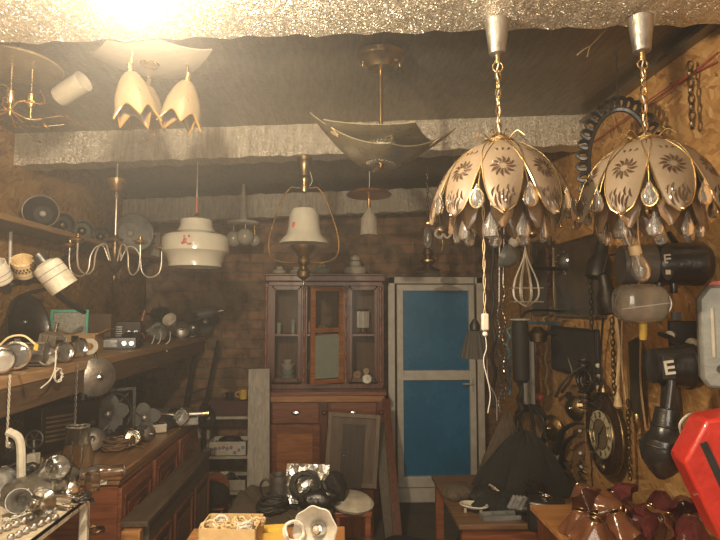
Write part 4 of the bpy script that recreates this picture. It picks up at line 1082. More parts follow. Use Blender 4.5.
# ---- white rack, bottom left
RKX, RKZ = -.87, 1.03
def make_rack():
    y0, y1 = 1.18, 1.98; X0 = -1.58
    t = thing('metal_rack', 'rusty white metal rack at the bottom left, glassware and fittings on it', 'rack', ((X0 + RKX) / 2, (y0 + y1) / 2, 0))
    w = RKX - X0; L = y1 - y0; M_R = mat('rusty_white', (.55, .50, .40), .5, var=.35, dirt=(.40, .31, .21), scale=22)
    for z in (RKZ, .80, .45): 
        s = MB().box((0, 0, z - .008), (w, L, .012)); s.box((w / 2 - .006, 0, z - .014), (.012, L, .028)); s.box((0, L / 2 - .006, z - .014), (w, .012, .028)); s.box((0, -L / 2 + .006, z - .014), (w, .012, .028)).build('shelf', M_R, t)
    for x, y in ((w / 2 - .015, L / 2 - .015), (w / 2 - .015, -L / 2 + .45), (-w / 2 + .015, L / 2 - .015), (-w / 2 + .015, -L / 2 + .015), (w / 2 - .015, -L / 2 + .015)):
        MB().box((x, y, RKZ / 2 - .01), (.028, .022, RKZ - .02)).build('post', M_R, t, bevel=.003)
make_rack()
def rk(px, py, z=RKZ): return PZ(px, py, z)
M_CGL = mat('cloudy_glass', (.96, .94, .88), .03, var=.02, bump=.0, trans=1.0, ior=1.3)
def g_chimney(label, loc, rot, s=1):
    t = thing('lamp_chimney', label, 'lamp glass', loc, rot, None, s)
    MB().lathe([(.026, 0), (.030, .01), (.030, .035), (.042, .07), (.044, .09), (.034, .125), (.030, .15), (.030, .215), (.0275, .215), (.0275, .15), (.041, .09), (.039, .07), (.027, .035), (.024, .0)], 24, cap=False).build('glass', mat('cloudy_glass', (.96, .94, .88), .03, var=.02, bump=.0, trans=1.0, ior=1.3), t)
    MB().torus(.03, .0025, T(0, 0, .213)).torus(.028, .003, T(0, 0, .004)).build('bead_rim', M_GLASS, t)
    return t
g_chimney('tall glass lamp chimney standing left of its twin, near the steel chain', rk(69, 481), (0, 4, 0), .95)
g_chimney('tall glass lamp chimney at right of the standing pair', rk(83, 480), (0, -3, 40), .95)
g_chimney('glass chimney lying on its side at the rack corner', rk(80, 487) + Vector((0, 0, .045)), look((.95, .25, .02)), .7)
def foil_bag(label, loc, rot, d, m, name='plastic_bag', cat='bag', seed=1):
    rr = random.Random(seed); ph = [rr.uniform(0, 6) for _ in range(6)]
    def f(u, v):
        a = 2 * PI * u; th = PI * v; q = 1 + .05 * math.sin(17 * a + 9 * th + ph[4]) + .10 * math.sin(3 * a + ph[0]) * math.sin(2 * th + ph[1]) + .07 * math.sin(7 * a + ph[2] + 3 * th) + .05 * math.sin(11 * a + 5 * th + ph[3])
        z = -math.cos(th); z = z if z > -.5 else -.5 + (z + .5) * .1
        return Vector((d[0] * q * math.sin(th) * math.cos(a), d[1] * q * math.sin(th) * math.sin(a), d[2] * (z + .55)))
    return tag(MB().grid(f, 36, 18, closeu=True).build(name, m, loc=loc, rot=rot), label, cat)
M_BAG = mat('milky_plastic', (.22, .20, .16), .22, bump=.8, bscale=45, trans=.55)
foil_bag('crumpled clear plastic bag heaped in the middle of the rack', rk(38, 500), (0, 0, 20), (.11, .10, .055), M_BAG)
foil_bag('smaller crumpled plastic bag behind, next to the standing chimneys', rk(55, 484), (0, 0, 60), (.08, .07, .05), M_BAG, seed=4)
g_tumbler('clear glass tumbler lying tipped on the plastic bag', rk(44, 497) + Vector((.0, 0, .07)), (60, 20, 40), r=.04)
t = thing('brass_tap', 'curved grey pipe spout rising on the left side of the rack', 'spout', rk(20, 500)); MB().tube(spline([(0, 0, 0), (.0, 0, .1), (-.01, 0, .2), (-.05, 0, .23)], 6), .014).build('pipe', M_WHITED, t); MB().lathe([(.03, 0), (.03, .02), (.016, .03)], 18).build('base', M_STEEL, t)
t = thing('valve_wheel', 'grey valve with a round handwheel behind the spout', 'valve', rk(33, 470)); MB().box((0, 0, .03), (.035, .035, .07)).build('body', M_WHITED, t); MB().cyl((0, 0, .06), (0, 0, .12), .006).build('stem', M_STEEL, t)
w_ = MB().torus(.034, .005, T(0, 0, .12) @ RX(80)); 
for a in (0, 60, 120): w_.bar((-.032 * math.cos(rad(a)), 0, .12 - .032 * math.sin(rad(a))), (.032 * math.cos(rad(a)), 0, .12 + .032 * math.sin(rad(a))), .006, .006)
w_.build('handwheel', M_IRON, t)
def blade_row(label, p, rot, n, m):
    t = thing('crystal_string', label, 'beads', p, rot)
    pr = None
    for k in range(n):
        a = -.5 + k * .18
        if pr is None: pr = MB().ball((0, 0, 0), .010, 10, sc=(1, .7, 1)).build('bead', m, t); o = pr
        else: o = pr.copy(); COL.objects.link(o); o.parent = t
        o.location = (.022 * k, .04 * math.sin(a * 2), .010)
    MB().tube([(.022 * k, .04 * math.sin((-.5 + k * .18) * 2), .010) for k in range(n)], .002).build('thread', M_WIREW, t)
blade_row('string of shiny clear beads at the left picture edge', rk(-2, 530), (0, 0, 38), 8, M_STEEL)
blade_row('string of shiny clear beads nearer to the white post', rk(8, 537), (0, 0, 42), 7, M_STEEL)
blade_row('short bead row behind the other bead strings', rk(6, 520), (0, 0, 30), 7, M_GLASS)
wire('white_curved_bracket', 'curved white enamel bracket lying on the rack behind the white post', 'bracket', [rk(35, 513) + Vector((0, 0, .02)), rk(48, 511) + Vector((0, 0, .03)), rk(62, 509) + Vector((0, 0, .03)), rk(70, 508) + Vector((0, 0, .02))], .009, M_WHITE)
g_motor('small chrome fitting on the rack edge near its corner', rk(70, 500) + Vector((0, 0, .03)), look((.5, -.7, .3)), .55, M_CHROME)
g_motor('chrome fitting upright among the glass on the rack', rk(60, 494) + Vector((0, 0, .08)), look((.3, -.2, .9)), .6, M_CHROME)
tag(MB().box((0, 0, .0), (.05, .03, .008)).build('white_tile', M_WHITE, loc=rk(100, 484) + Vector((0, 0, .005)), rot=(0, 0, 10)), 'small white tile on the rack corner', 'tile')
g_coil('dark cable coil on the rack behind the plastic bags', rk(18, 484), (0, 0, 0), .06, 5, M_RUBBER, .005, seed=8, flat=.9)
g_coil('dark wire nest hanging over the rack front edge', rk(78, 503) + Vector((.0, 0, .0)), (0, 0, 0), .035, 4, M_IRON, .004, seed=12, flat=.6)
g_headlamp('dark lamp shell at far left on the rack', rk(4, 497) + Vector((0, 0, .05)), look((.5, -.7, .5)), .9, body=M_IRON)
g_coil('thin brown loop lying on the second rack shelf', PZ(93, 535, .802), (0, 0, 0), .04, 2, M_BRASSD, .004, seed=5, tail=False)
g_shade('clear flared glass shade upright between the plastic bags', rk(47, 484) + Vector((0, 0, .002)), (0, 0, 0), .8, [(.075, .0), (.072, .03), (.05, .07), (.03, .10), (.028, .12), (.026, .12), (.028, .10), (.048, .07), (.069, .03)], M_CGL, name='flared_glass')
g_jar('short clear jar with a steel lid near the rack corner', rk(92, 492), s=.7, m=M_CGL)
g_tumbler('clear tumbler standing left of the short jar', rk(60, 503), h=.08, r=.028, m=M_CGL)
g_shade('chrome cup shade lying at the front of the rack', rk(30, 520) + Vector((0, 0, .04)), (70, 0, 60), .55, None, M_CHROME, name='chrome_cup')
g_shade('second chrome cup shade behind the first on the rack', rk(22, 511) + Vector((0, 0, .04)), (80, 0, 20), .5, None, M_STEEL, name='chrome_cup')
g_tumbler('small glass tube rack piece lying before the plastic bag', rk(52, 508) + Vector((0, 0, .03)), (90, 0, 70), h=.09, r=.02, m=M_CGL)
g_drill('old grey tool leaning between cable coil and valve', rk(8, 478) + Vector((0, 0, .07)), RZ(30) @ RX(50), 1.0, M_IRON)

# ================================================================== BACK WALL
BY = 4.42
def make_cabinet():
    k = BY / 540
    c = P(325, 300, BY); cx = c.x
    t = thing('china_cabinet', 'dark carved wooden china cabinet with glazed top, left of the blue door', 'cabinet', (cx, 4.93, 0))
    D1, D2 = .50, .36; H1 = 1.68 - 82 * k; H2 = 1.68 + 28 * k; W = 118 * k
    # lower body
    MB().box((0, -D1 / 2, .05), (W, D1, .1)).build('plinth', M_WDARK, t)
    b = MB().box((0, -D1 / 2 + .01, (H1 - .03) / 2 + .05), (W - .02, D1 - .03, H1 - .13)); b.build('lower_body', M_WDARK, t)
    MB().box((0, -D1 / 2, H1 - .02), (W + .04, D1 + .02, .035)).build('counter', M_WRED, t, bevel=.006)
    MB().box((0, -D1 - .002, H1 - .06), (W, .02, .045)).build('frieze', M_WTOP, t)
    for s in (-1, 1):
        d = MB().box((0, 0, 0), (W / 2 - .11, .022, .16)).build('drawer', M_WRED, t, loc=(s * (W / 4 - .01), -D1 - .0, H1 - .17), bevel=.004)
        h = MB().lathe([(.003, .02), (.02, .016), (.026, .0), (.02, -.002)], 16, Matrix.Diagonal((1.5, 1, .7, 1)) @ RX(90)).build('cup_handle', M_CHROME, d, loc=(0, -.014, 0))
        d = MB()
        dw, dh = W / 2 - .08, H1 - .38; zc = .12 + dh / 2
        for q in (-1, 1): d.box((q * (dw / 2 - .03), 0, 0), (.06, .024, dh)).box((0, 0, q * (dh / 2 - .035)), (dw - .12, .024, .07))
        o = d.build('door', M_WRED, t, loc=(s * (W / 4 - .005), -D1, zc), bevel=.004)
        MB().box((0, .004, 0), (dw - .12, .012, dh - .14)).build('door_panel', M_WDOOR, o)
    for x in (-W / 2 + .025, 0, W / 2 - .025):
        MB().box((x, -D1 - .004, H1 / 2 - .0), (.045, .02, H1 - .16)).build('pilaster', M_WDARK, t, bevel=.003)
        MB().lathe([(.002, .02), (.012, .018), (.022, .0)], 16, T(x, -D1 - .012, H1 - .17) @ RX(90)).build('rosette', M_WDARK, t)
    # upper body
    z0 = H1; z1 = H2
    MB().box((0, -.012, (z0 + z1) / 2), (W - .02, .02, z1 - z0)).build('back_panel', wood_mat('cabinet_back', (.10, .055, .03), (.17, .10, .05), .6, 'z'), t)
    fy = -D2
    for x in (-W / 2 + .02, W / 2 - .02): MB().box((x, fy / 2, (z0 + z1) / 2), (.03, D2 - .02, z1 - z0)).build('side_panel', M_WDARK, t)
    MB().box((0, fy / 2 - .01, z1 + .02), (W + .04, D2 + .05, .05)).box((0, fy / 2 - .015, z1 + .05), (W + .075, D2 + .08, .02)).box((0, fy / 2, z1 - .025), (W, D2, .04)).build('cornice', M_WDARK, t, bevel=.006)
    MB().box((0, fy / 2, z0 + .02), (W, D2, .035)).build('base_board', M_WDARK, t)
    xs = lambda px: P(px, 330, BY + .12).x - cx
    cols = [xs(268), xs(304), xs(346), xs(381)]
    for i, x in enumerate(cols):
        m = MB(); w = .045 if i in (1, 2) else .05
        m.box((x, fy + .015, (z0 + z1) / 2), (w, .02, z1 - z0 - .05)); m.build('stile', M_WDARK, t)
        h = z1 - z0 - .1; pr = [(.012, 0), (.018, .01), (.012, .03)]
        for q in range(5): pr += [(.011, h * (q + .4) / 5.2), (.016, h * (q + .55) / 5.2), (.010, h * (q + .7) / 5.2)]
        pr += [(.012, h - .04), (.018, h - .02), (.013, h)]
        MB().lathe(pr, 14, T(x + (-.02 if i == 0 else .0), fy - .004, z0 + .05)).build('turned_column', M_WRED, t)
    zs = 1.68 - 27 * (BY + .15) / 540
    for a, b_ in ((0, 1), (1, 2), (2, 3)):
        MB().box(((cols[a] + cols[b_]) / 2, fy / 2 + .01, zs), (cols[b_] - cols[a] - .03, D2 - .06, .016)).build('shelf', M_WRED, t)
        if a != 1:
            x0, x1 = cols[a] + .03, cols[b_] - .03; f = MB()
            for x in (x0 + .01, x1 - .01): f.box((x, fy + .012, (z0 + z1) / 2), (.025, .018, z1 - z0 - .12))
            for z in (z0 + .07, z1 - .06): f.box(((x0 + x1) / 2, fy + .012, z), (x1 - x0 - .02, .018, .03))
            o = f.build('glazed_door', M_WDARK, t)
            MB().box(((x0 + x1) / 2, fy + .012, (z0 + z1) / 2), (x1 - x0 - .03, .003, z1 - z0 - .14)).build('pane', mat('thin_pane', (.1, .1, .1), .05, var=0, bump=0, alpha=.05), o)
    # middle door standing ajar
    x0, x1 = cols[1] + .03, cols[2] - .03; w = x1 - x0; f = MB(); hh = z1 - z0 - .1
    for x in (.015, w - .015): f.box((x, 0, 0), (.04, .02, hh))
    for z in (-hh / 2 + .02, hh / 2 - .02, .04): f.box((w / 2, 0, z), (w - .05, .02, .035))
    o = f.build('middle_door', M_WDOOR, t, loc=(x1 - .0, fy - .0, (z0 + z1) / 2), rot=(0, 0, 180 + 28))
    MB().box((w / 2, 0, -hh / 4 + .02), (w - .06, .003, hh / 2 - .05)).build('pane', M_GLASSG, o)
    MB().box((w / 2, 0, hh / 4 + .02), (w - .06, .003, hh / 2 - .07)).build('pane', mat('thin_pane', (.1, .1, .1), .05, var=0, bump=0, alpha=.05), o)
    return cx, z0 + .038, zs + .009, z1 + .06, cols
ccx, CZ0, CZ1, CZT, ccols = make_cabinet()
CI = 4.72
def cab(px, z, y=CI): q = P(px, 330, y); return Vector((q.x, y, z))
bw = [(.004, .0), (.03, .0), (.045, .02), (.055, .05), (.052, .05), (.04, .022), (.002, .008)]
for i, L in enumerate(('lowest pale green bowl of the stack in the left cabinet bay', 'second pale green bowl from the bottom of the stack in the left cabinet bay', 'third pale bowl up in the stack in the left cabinet bay', 'top small bowl of the stack in the left cabinet bay')):
    s = (1.2, 1.15, 1.1, .75)[i]; tag(MB().lathe([(a * s, b * s) for a, b in bw], 24, cap=False).build('bowl', M_GLASSG if i < 2 else M_OPAL, loc=cab(288, CZ0 + .05 * i), rot=(0, 0, 0)), L, 'bowl', 'stacked bowls')
t = thing('oil_lamp', 'brass and glass oil lamp on the upper shelf, right cabinet bay', 'lamp', cab(363, CZ1), (0, 0, 0))
MB().lathe([(.04, 0), (.045, .01), (.02, .03), (.03, .045), (.05, .05)], 22).build('base', M_BRASS, t)
q = MB()
for k in range(14): a = 2 * PI * k / 14; q.cyl((.048 * math.cos(a), .048 * math.sin(a), .05), (.05 * math.cos(a), .05 * math.sin(a), .19), .006, seg=6)
q.lathe([(.046, .05), (.048, .19), (.044, .19), (.042, .05)], 24, cap=False); q.build('fluted_glass', M_WHITE, t); MB().lathe([(.05, .19), (.054, .2), (.05, .21), (.02, .215)], 22).build('top_ring', M_GOLD, t)  # unlit lamp, its glass coloured plain white
def g_clock(label, loc, rot, r, face=None, name='alarm_clock'):
    t = thing(name, label, 'clock', loc, rot)
    MB().lathe([(.002, -.03), (r * .9, -.028), (r, -.01), (r, .006), (r * .88, .008)], 28, cap=False).build('case', M_CHROME, t)
    f = MB().lathe([(.002, .007), (r * .88, .006)], 28, cap=False).build('dial', face or M_WHITE, t)
    h = MB().box((0, r * .25, .01), (r * .06, r * .5, .002)).box((r * .15, 0, .011), (r * .4, r * .06, .002))
    for k in range(12): a = 2 * PI * k / 12; h.box((0, r * .74, .009), (r * .05, r * .16, .001), RZ(30 * k))
    h.build('hands_and_marks', M_BLACK, f)
    return t
g_clock('round white alarm clock at the cabinet counter edge, right bay', P(367, 379, 4.50), look((0, -1, .1)), .042)
g_clock('dim brown clock dial behind the white alarm clock', P(357, 375, 4.66), look((-.2, -1, 0)), .04, M_CARD)
g_clock('tiny dim clock right behind the white alarm clock', P(366, 371, 4.68), look((.2, -1, 0)), .03, M_CREAM)
for i, (px, h, r, L) in enumerate(((279, .09, .022, 'first small glass on the left bay upper shelf'), (293, .12, .02, 'taller glass at the right of the left bay upper shelf'))): g_tumbler(L, cab(px, CZ1), h=h, r=r, m=M_GLASSG)
for i, (px, L) in enumerate(((311, 'stemmed glass standing low in the middle bay, left'), (318, 'stemmed glass standing low in the middle bay, right'))):
    tag(MB().lathe([(.03, 0), (.004, .006), (.004, .08), (.028, .11), (.03, .17), (.027, .17), (.002, .09)], 20).build('stemmed_glass', M_GLASS, loc=cab(px, CZ0)), L, 'glass')
tag(MB().box((0, 0, .05), (.045, .01, .1)).build('postcard', mat('pinkish_card', (.50, .30, .22), .6), loc=cab(311, CZ1 + .005), rot=(-4, 0, 0)), 'small pink card standing in the middle bay upper shelf', 'card')
foil_bag('pale crumpled ornament on the middle bay upper shelf', cab(322, CZ1), (0, 0, 0), (.055, .04, .05), M_FROST, name='ornament', cat='ornament', seed=9)
# shades on top of the cabinet
pr_b = [(.02, .09), (.035, .085), (.04, .06), (.07, .045), (.078, .03), (.07, .0), (.066, .0), (.072, .03), (.036, .055)]
for px, s, L, m in ((279, .75, 'small opal shade at the left end on top of the cabinet', M_OPAL), (296, .72, 'second opal shade from the left on top of the cabinet', M_OPAL), (321, 1.05, 'smoky wide shade in the middle on top of the cabinet', M_GLASSG), (355, 1.3, 'stepped opal shade with a red flower on top of the cabinet, right', M_OPAL)):
    p = cab(px, CZT + .003, 4.70)
    o = g_shade(L, p, (0, 0, 0), s * 1.02, pr_b, m)
    if px == 355: MB().ball((-.0, -.073, .03), .009, 8, sc=(1, .3, 1)).build('flower_decal', M_REDD, o); MB().lathe([(.018, .09), (.03, .092), (.034, .11), (.02, .125), (.002, .13)], 18).build('cap', M_OPAL, o)

# ---- white rack with boxes, left of the plank
def make_back_rack():
    Y = 4.6; k = Y / 540; x0, x1 = P(197, 450, Y).x, P(250, 450, Y).x; w = x1 - x0
    t = thing('white_shelf_unit', 'white painted shelf unit with boxes of parts against the brick wall', 'shelf', ((x0 + x1) / 2, 4.78, 0))
    zz = [1.68 - (414 - 308) * k, 1.68 - (452 - 308) * k, 1.68 - (486 - 308) * k, .06]
    for z in zz: MB().box((0, 0, z - .01), (w, .34, .022)).build('shelf', M_WHITED, t)
    for x in (-w / 2 + .012, w / 2 - .012):
        for y in (-.155, .155): MB().box((x, y, zz[0] / 2 - .01), (.024, .024, zz[0] - .02)).build('post', M_WHITED, t)
    return t, zz, x0, x1
bt, BZ, bx0, bx1 = make_back_rack()
g_box('long maroon box on top of the white shelf unit', ((bx0 + bx1) / 2 + .0, 4.75, BZ[0] + .002), (0, 0, 0), (.40, .2, .12), mat('maroon_card', (.075, .025, .02), .6), flaps=False, fill=M_BLACKM)
t = thing('yellow_cup', 'yellow enamel cup on the maroon box', 'cup', (P(243, 395, 4.7).x, 4.72, BZ[0] + .125)); MB().lathe([(.025, 0), (.032, .004), (.034, .075), (.031, .075), (.029, .006)], 20).build('cup', M_YELLOW, t); MB().torus(.022, .005, T(-.045, 0, .04) @ RX(90), 16).build('handle', M_YELLOW, t)
t = thing('black_cup', 'small black mug left of the yellow cup', 'cup', (P(229, 395, 4.7).x, 4.72, BZ[0] + .125)); MB().lathe([(.025, 0), (.032, .004), (.034, .06), (.031, .06), (.029, .006)], 20).build('cup', M_BLACK, t); MB().torus(.02, .005, T(-.04, 0, .03) @ RX(90), 16).build('handle', M_BLACK, t)
t = g_box('white carton printed with red and blue flowers on the upper shelf of the unit', (P(229, 440, 4.68).x, 4.72, BZ[1] + .002), (0, 0, 0), (.31, .2, .115), M_WHITE, flaps=False, fill=M_IRON)
f = MB(); f2 = MB(); rr = random.Random(5)
for i in range(9):
    x, z = -.13 + .032 * i, rr.uniform(.025, .07)
    for kk in range(5): (f if i % 2 else f2).ball((x + .009 * math.cos(kk * 1.26), -.101, z + .009 * math.sin(kk * 1.26)), .006, 6, sc=(1, .2, 1))
f.build('red_print', M_REDD, t); f2.build('blue_print', mat('blue_print', (.10, .22, .42), .5), t)
g_coil('dark metal parts heaped in the flowered carton', (P(229, 440, 4.68).x, 4.72, BZ[1] + .09), (0, 0, 0), .075, 6, M_IRON, .008, name='metal_parts', seed=21, cat='parts')
g_box('grey carton tray on the lower shelf of the unit', (P(224, 478, 4.68).x, 4.74, BZ[2] + .002), (0, 0, 0), (.38, .22, .09), M_WHITED, flaps=False, fill=M_BLACKM)
g_coil('shiny small parts heaped in the grey carton tray', (P(222, 470, 4.68).x, 4.74, BZ[2] + .065), (0, 0, 0), .085, 6, M_STEEL, .008, name='metal_parts', seed=22, cat='parts')
g_coil('black cables bunched at the left side of the shelf unit', (P(203, 440, 4.5).x, 4.50, BZ[0] + .01), (80, 0, 70), .09, 6, M_RUBBER, .007, seed=23, flat=.5)
for i, (px, L) in enumerate(((206, 'dark lamp base at the left end beside the maroon box'), )):
    g_motor(L, (P(px, 400, 4.62).x, 4.6, BZ[0] + .055), look((.2, -.9, 0)), 1.0, M_BLACKM)
# plank
a, b_ = P(259, 369, 4.34), Vector((P(259, 500, 4.12).x, 4.10, 0.0))
t = thing('grey_plank', 'wide weathered grey plank leaning on the left side of the cabinet', 'plank', tuple(b_))
MB().bar((0, 0, .005), a - b_, .165, .035, roll=0).build('plank', M_WGREY if 0 else wood_mat('pale_grey_wood', (.26, .23, .19), (.42, .38, .31), .6, 'z'), t, bevel=.003)
nl = MB()
for z in (.3, .7, 1.0): nl.ball((.03, -.02 + (a - b_).y * z / (a - b_).z, z), .006, 8)
# framed panel leaning on the cabinet, on a crate
def make_panel():
    Y = 4.10; k = Y / 540; p = P(350, 488, Y); w, h = 52 * k, 70 * k
    c = g_box('low dark wooden crate under the leaning framed panel', (p.x - .02, Y + .12, .0), (0, 0, 0), (.4, .3, p.z - .006), M_WDARK, name='wooden_crate', flaps=False, fill=M_WDARK)
    t = thing('framed_panel', 'dull brown framed cupboard door leaning against the cabinet', 'panel', (p.x, Y + .02, p.z), RY(4) @ RX(-8))
    f = MB()
    for s in (-1, 1): f.box((s * (w / 2 - .016), 0, h / 2), (.032, .03, h)).box((0, 0, h / 2 + s * (h / 2 - .016)), (w - .06, .03, .032))
    f.build('frame', wood_mat('dusty_frame', (.15, .115, .08), (.25, .19, .135), .7, 'z'), t, bevel=.003)
    MB().box((0, .006, h / 2), (w - .06, .01, h - .06)).build('board', wood_mat('dusty_board', (.10, .07, .05), (.17, .125, .09), .7, 'z'), t)
    b = MB().box((-.0, -.016, h * .42), (22 * k, .016, h * .86)).build('inner_door', wood_mat('dim_inner', (.035, .022, .016), (.065, .045, .035), .6, 'z'), t)
    MB().ball((-.06, -.03, h * .42), .008, 10).build('knob', M_CHROME, b)
make_panel()
# boards between cabinet and door
for i, (xa, xb, m, L) in enumerate(((379, 392, M_WGREY, 'wide dark board leaning between cabinet and blue door'), (386, 399, M_WDARK, 'narrow dark board leaning closest to the blue door frame'))):
    a = P(xa, 424 - 25 * i, 4.40); b_ = P(xb, 505 + 12 * i, 4.0 - .2 * i); b_.z = 0.0
    t = thing('leaning_board', L, 'board', tuple(b_)); MB().bar((0, 0, .01), a - b_, .10 - .04 * i, .02).build('board', m, t)
tag(MB().box((0, 0, .004), (.9, .7, .008)).build('floor_mat', mat('dusty_mat', (.10, .085, .065), .95), loc=(.58, 4.15, 0)), 'dusty dark mat on the floor before the blue door', 'mat')

# ================================================================== RIGHT WALL
def wr_thing(name, label, cat, px, py, off, yaw=0, extra=I4):
    """local frame on the right wall: x along -Y (towards the camera), y up, z out of the wall"""
    p = WR(px, py, off)
    M = Matrix(((0, 0, -1), (-1, 0, 0), (0, 1, 0))).to_4x4()
    return thing(name, label, cat, tuple(p), RZ(yaw) @ M @ extra)

# thin red cable along the wall
wire('red_cable', 'thin red-brown cable strung up along the top of the right chipboard wall', 'cable', [WR(716, 62, .012), WR(690, 75, .02), WR(655, 96, .03), WR(610, 130, .02), WR(585, 148, .012)], .004, M_REDD, 8, 6)
wire('red_cable', 'second thin red-brown cable just under the first on the upper right wall', 'cable', [WR(718, 52, .012), WR(668, 92, .02), WR(640, 112, .012)], .003, M_REDD, 8, 6)

# big black drum lamps
def g_drum(label, p, d, r, L, mark, stem=None):
    t = thing('drum_lamp', label, 'lamp', tuple(p), look(d, ))
    MB().lathe([(r * .2, -L * .62), (r * .5, -L * .6), (r * .92, -L * .45), (r, -L * .2), (r, L * .42), (r * 1.05, L * .43), (r * 1.05, L * .5), (r * .93, L * .5), (r * .9, L * .35), (.004, L * .33)], 40).build('drum', M_BLACK, t)
    g = MB(); g.torus(r * 1.01, .004, T(0, 0, -L * .18), 40).torus(r * 1.01, .003, T(0, 0, L * .1), 40); g.build('band', M_IRON, t)
    f = MB().lathe([(r * .55, L * .5), (r * .5, L * .51), (.003, L * .515)], 30, Matrix.Diagonal((.8, 1.2, 1, 1)), cap=False).build('face_plate', M_BLACKM, t)
    return t
M_MARK = mat('white_mark', (.62, .58, .48), .5, bump=0)
def mark_E(par, M, s, m=M_MARK, three=True):
    b = MB(); b.box((-s * .35, 0, 0), (s * .22, s * 1.3, .004), M)
    for k in ((-1, 0, 1) if three else (-1, 1)): b.box((s * .08, k * s * .53, 0), (s * .7, s * .24, .004), M)
    b.build('white_mark', m, par)
# upper drum: a grey cylinder joined by a black one with an oval plate between
def make_upper_drum():
    Y = 2.02; c = P(676, 264, Y); k = Y / 540
    t = thing('drum_lamp', 'large black drum lamp with a white E-like mark, upper one on the right wall', 'lamp', tuple(c), RZ(-12))
    r = 22 * k
    MB().lathe([(r * .6, -.1), (r * .95, -.09), (r, -.07), (r, .03), (r * 1.04, .04), (r * 1.04, .07), (r * .8, .095), (r * .3, .1)], 40, RY(90) @ T(0, 0, .015)).build('drum', M_BLACK, t)
    MB().lathe([(r * .9, -.2), (r * .94, -.19), (r * .94, -.08), (r * .8, -.075)], 40, RY(90)).build('grey_collar', mat('dark_grey_drum', (.10, .09, .075), .4), t)
    f = MB().lathe([(r * .52, 0), (r * .5, .006), (.003, .008)], 30, T(-.058, -r * .86, 0) @ RX(90) @ Matrix.Diagonal((.62, 1.6, 1, 1)), cap=False).build('oval_plate', M_BLACKM, t)
    mark_E(f, T(-.058, -r * .86 - .009, .014) @ RX(90) @ RZ(4), .026)
    MB().box((-.058, -r * .86 - .009, -.058 + .022), (.017, .004, .017)).build('white_sticker', M_WHITE, f)
    MB().tube([(.0, .0, r), (.0, .05, r + .04), (0, .16, r + .04)], .012).build('wall_arm', M_IRON, t)
    for dx in (-.07, -.02): MB().lathe([(.012, 0), (.014, .006), (.014, .04), (.006, .045)], 14, T(dx, -.02, -r - .03)).build('clamp_screw', M_BLACK, t)
    return t
make_upper_drum()
def make_lower_drum():
    Y = 1.86; c = P(678, 366, Y); k = Y / 540; r = 22 * k
    t = thing('drum_lamp', 'black drum lamp with a white striped mark, lower one on the right wall', 'lamp', tuple(c), RZ(-8))
    MB().lathe([(r * .72, -26 * k), (r * .8, -25 * k), (r * .85, -10 * k), (r, 6 * k), (r * 1.02, 14 * k), (r * .8, 24 * k), (r * .3, 27 * k)], 40, RY(90)).build('drum', M_BLACK, t)
    MB().torus(r * 1.02, .004, RY(90) @ T(0, 0, 9 * k), 36).build('band', M_IRON, t)
    f = MB().box((-17 * k, -r * .84, 0), (12 * k, .01, 23 * k)).build('face_plate', M_BLACKM, t, bevel=.003)
    mark_E(f, T(-17 * k, -r * .84 - .007, .002) @ RX(90) @ RZ(8), .036, three=True)
    MB().tube([(.0, .0, r), (.0, .05, r + .02), (0, .13, r + .03)], .01).build('wall_arm', M_IRON, t)
    st = MB().lathe([(.03, -.055), (.036, -.05), (.034, 0), (.03, .05), (.036, .06)], 24, T(-8 * k, 0, -r - .045)).build('stem', M_BLACK, t)
    return t
make_lower_drum()
# teardrop black lamp head hanging under
Y = 1.78; c = P(664, 448, Y); k = Y / 540
t = thing('pear_lamp', 'black pear-shaped lamp head with a glossy highlight, beneath the lower drum lamp', 'lamp', tuple(c), RY(9))
MB().lathe([(.014, 68 * k), (.016, 40 * k), (.05 * .8, 39 * k), (.045, 20 * k), (14 * k, 19 * k), (15 * k, 14 * k), (21 * k, 8 * k), (22.5 * k, -2 * k), (19 * k, -14 * k), (11 * k, -24 * k), (4 * k, -30 * k), (.002, -31 * k)], 40).build('head', M_BLACK, t)
MB().torus(.042, .006, T(0, 0, 22 * k), 24).torus(22.4 * k, .003, T(0, 0, 2 * k), 36).build('collar', M_IRON, t)
wire('white_lead', 'short pale lead hooked between the pear lamp and the red case', 'wire', [P(682, 436, 1.72), P(680, 424, 1.70), P(688, 415, 1.70), P(698, 414, 1.75)], .004, M_WIREW)
# wrapped glass box
Y = 1.95; c = P(640, 303, Y); k = Y / 540
t = thing('glass_headlight', 'bulging glass headlight wrapped in film, under the upper drum lamp', 'lamp', tuple(c), RZ(-10) @ RX(6))
def f(u, v):
    a = 2 * PI * u; th = PI * v; se = lambda x, e: math.copysign(abs(x) ** e, x)
    return Vector((26 * k * se(math.sin(th), .6) * se(math.cos(a), .6), .07 * se(math.cos(th), .8), 20 * k * se(math.sin(th), .6) * se(math.sin(a), .6)))
MB().grid(f, 36, 18, closeu=True).build('lens', mat('grey_lens', (.62, .56, .45), .1, bump=.4, bscale=22, trans=.6, coat=.6), t)
MB().tube([(26.5 * k * math.cos(2 * PI * i / 32) * (1 + .0 * i), -.03, 19 * k * math.sin(2 * PI * i / 32)) for i in range(32)], .0035, 6, True).build('wire_band', M_STEEL, t)
MB().bar((-24 * k, -.072, -4 * k), (20 * k, -.072, 2 * k), .006, .003).build('film_edge', M_WHITE, t)
MB().lathe([(.012, -.05), (.014, -.035), (.014, .02), (.010, .03)], 16, T(2 * k, -.01, -23 * k)).build('yellow_socket', M_YELLOW, t)
MB().cyl((0, .06, 0), (0.05, .25, .02), .01).build('wall_arm', M_IRON, t)
Y = 1.98; c = P(690, 338, Y); k = Y / 540
t = thing('switch_panel', 'black fuse panel with two white ceramic plugs between both drum lamps', 'panel', tuple(c), RZ(-25))
MB().box((0, .03, 0), (36 * k, .05, 34 * k)).build('panel', M_BLACKM, t, bevel=.004)
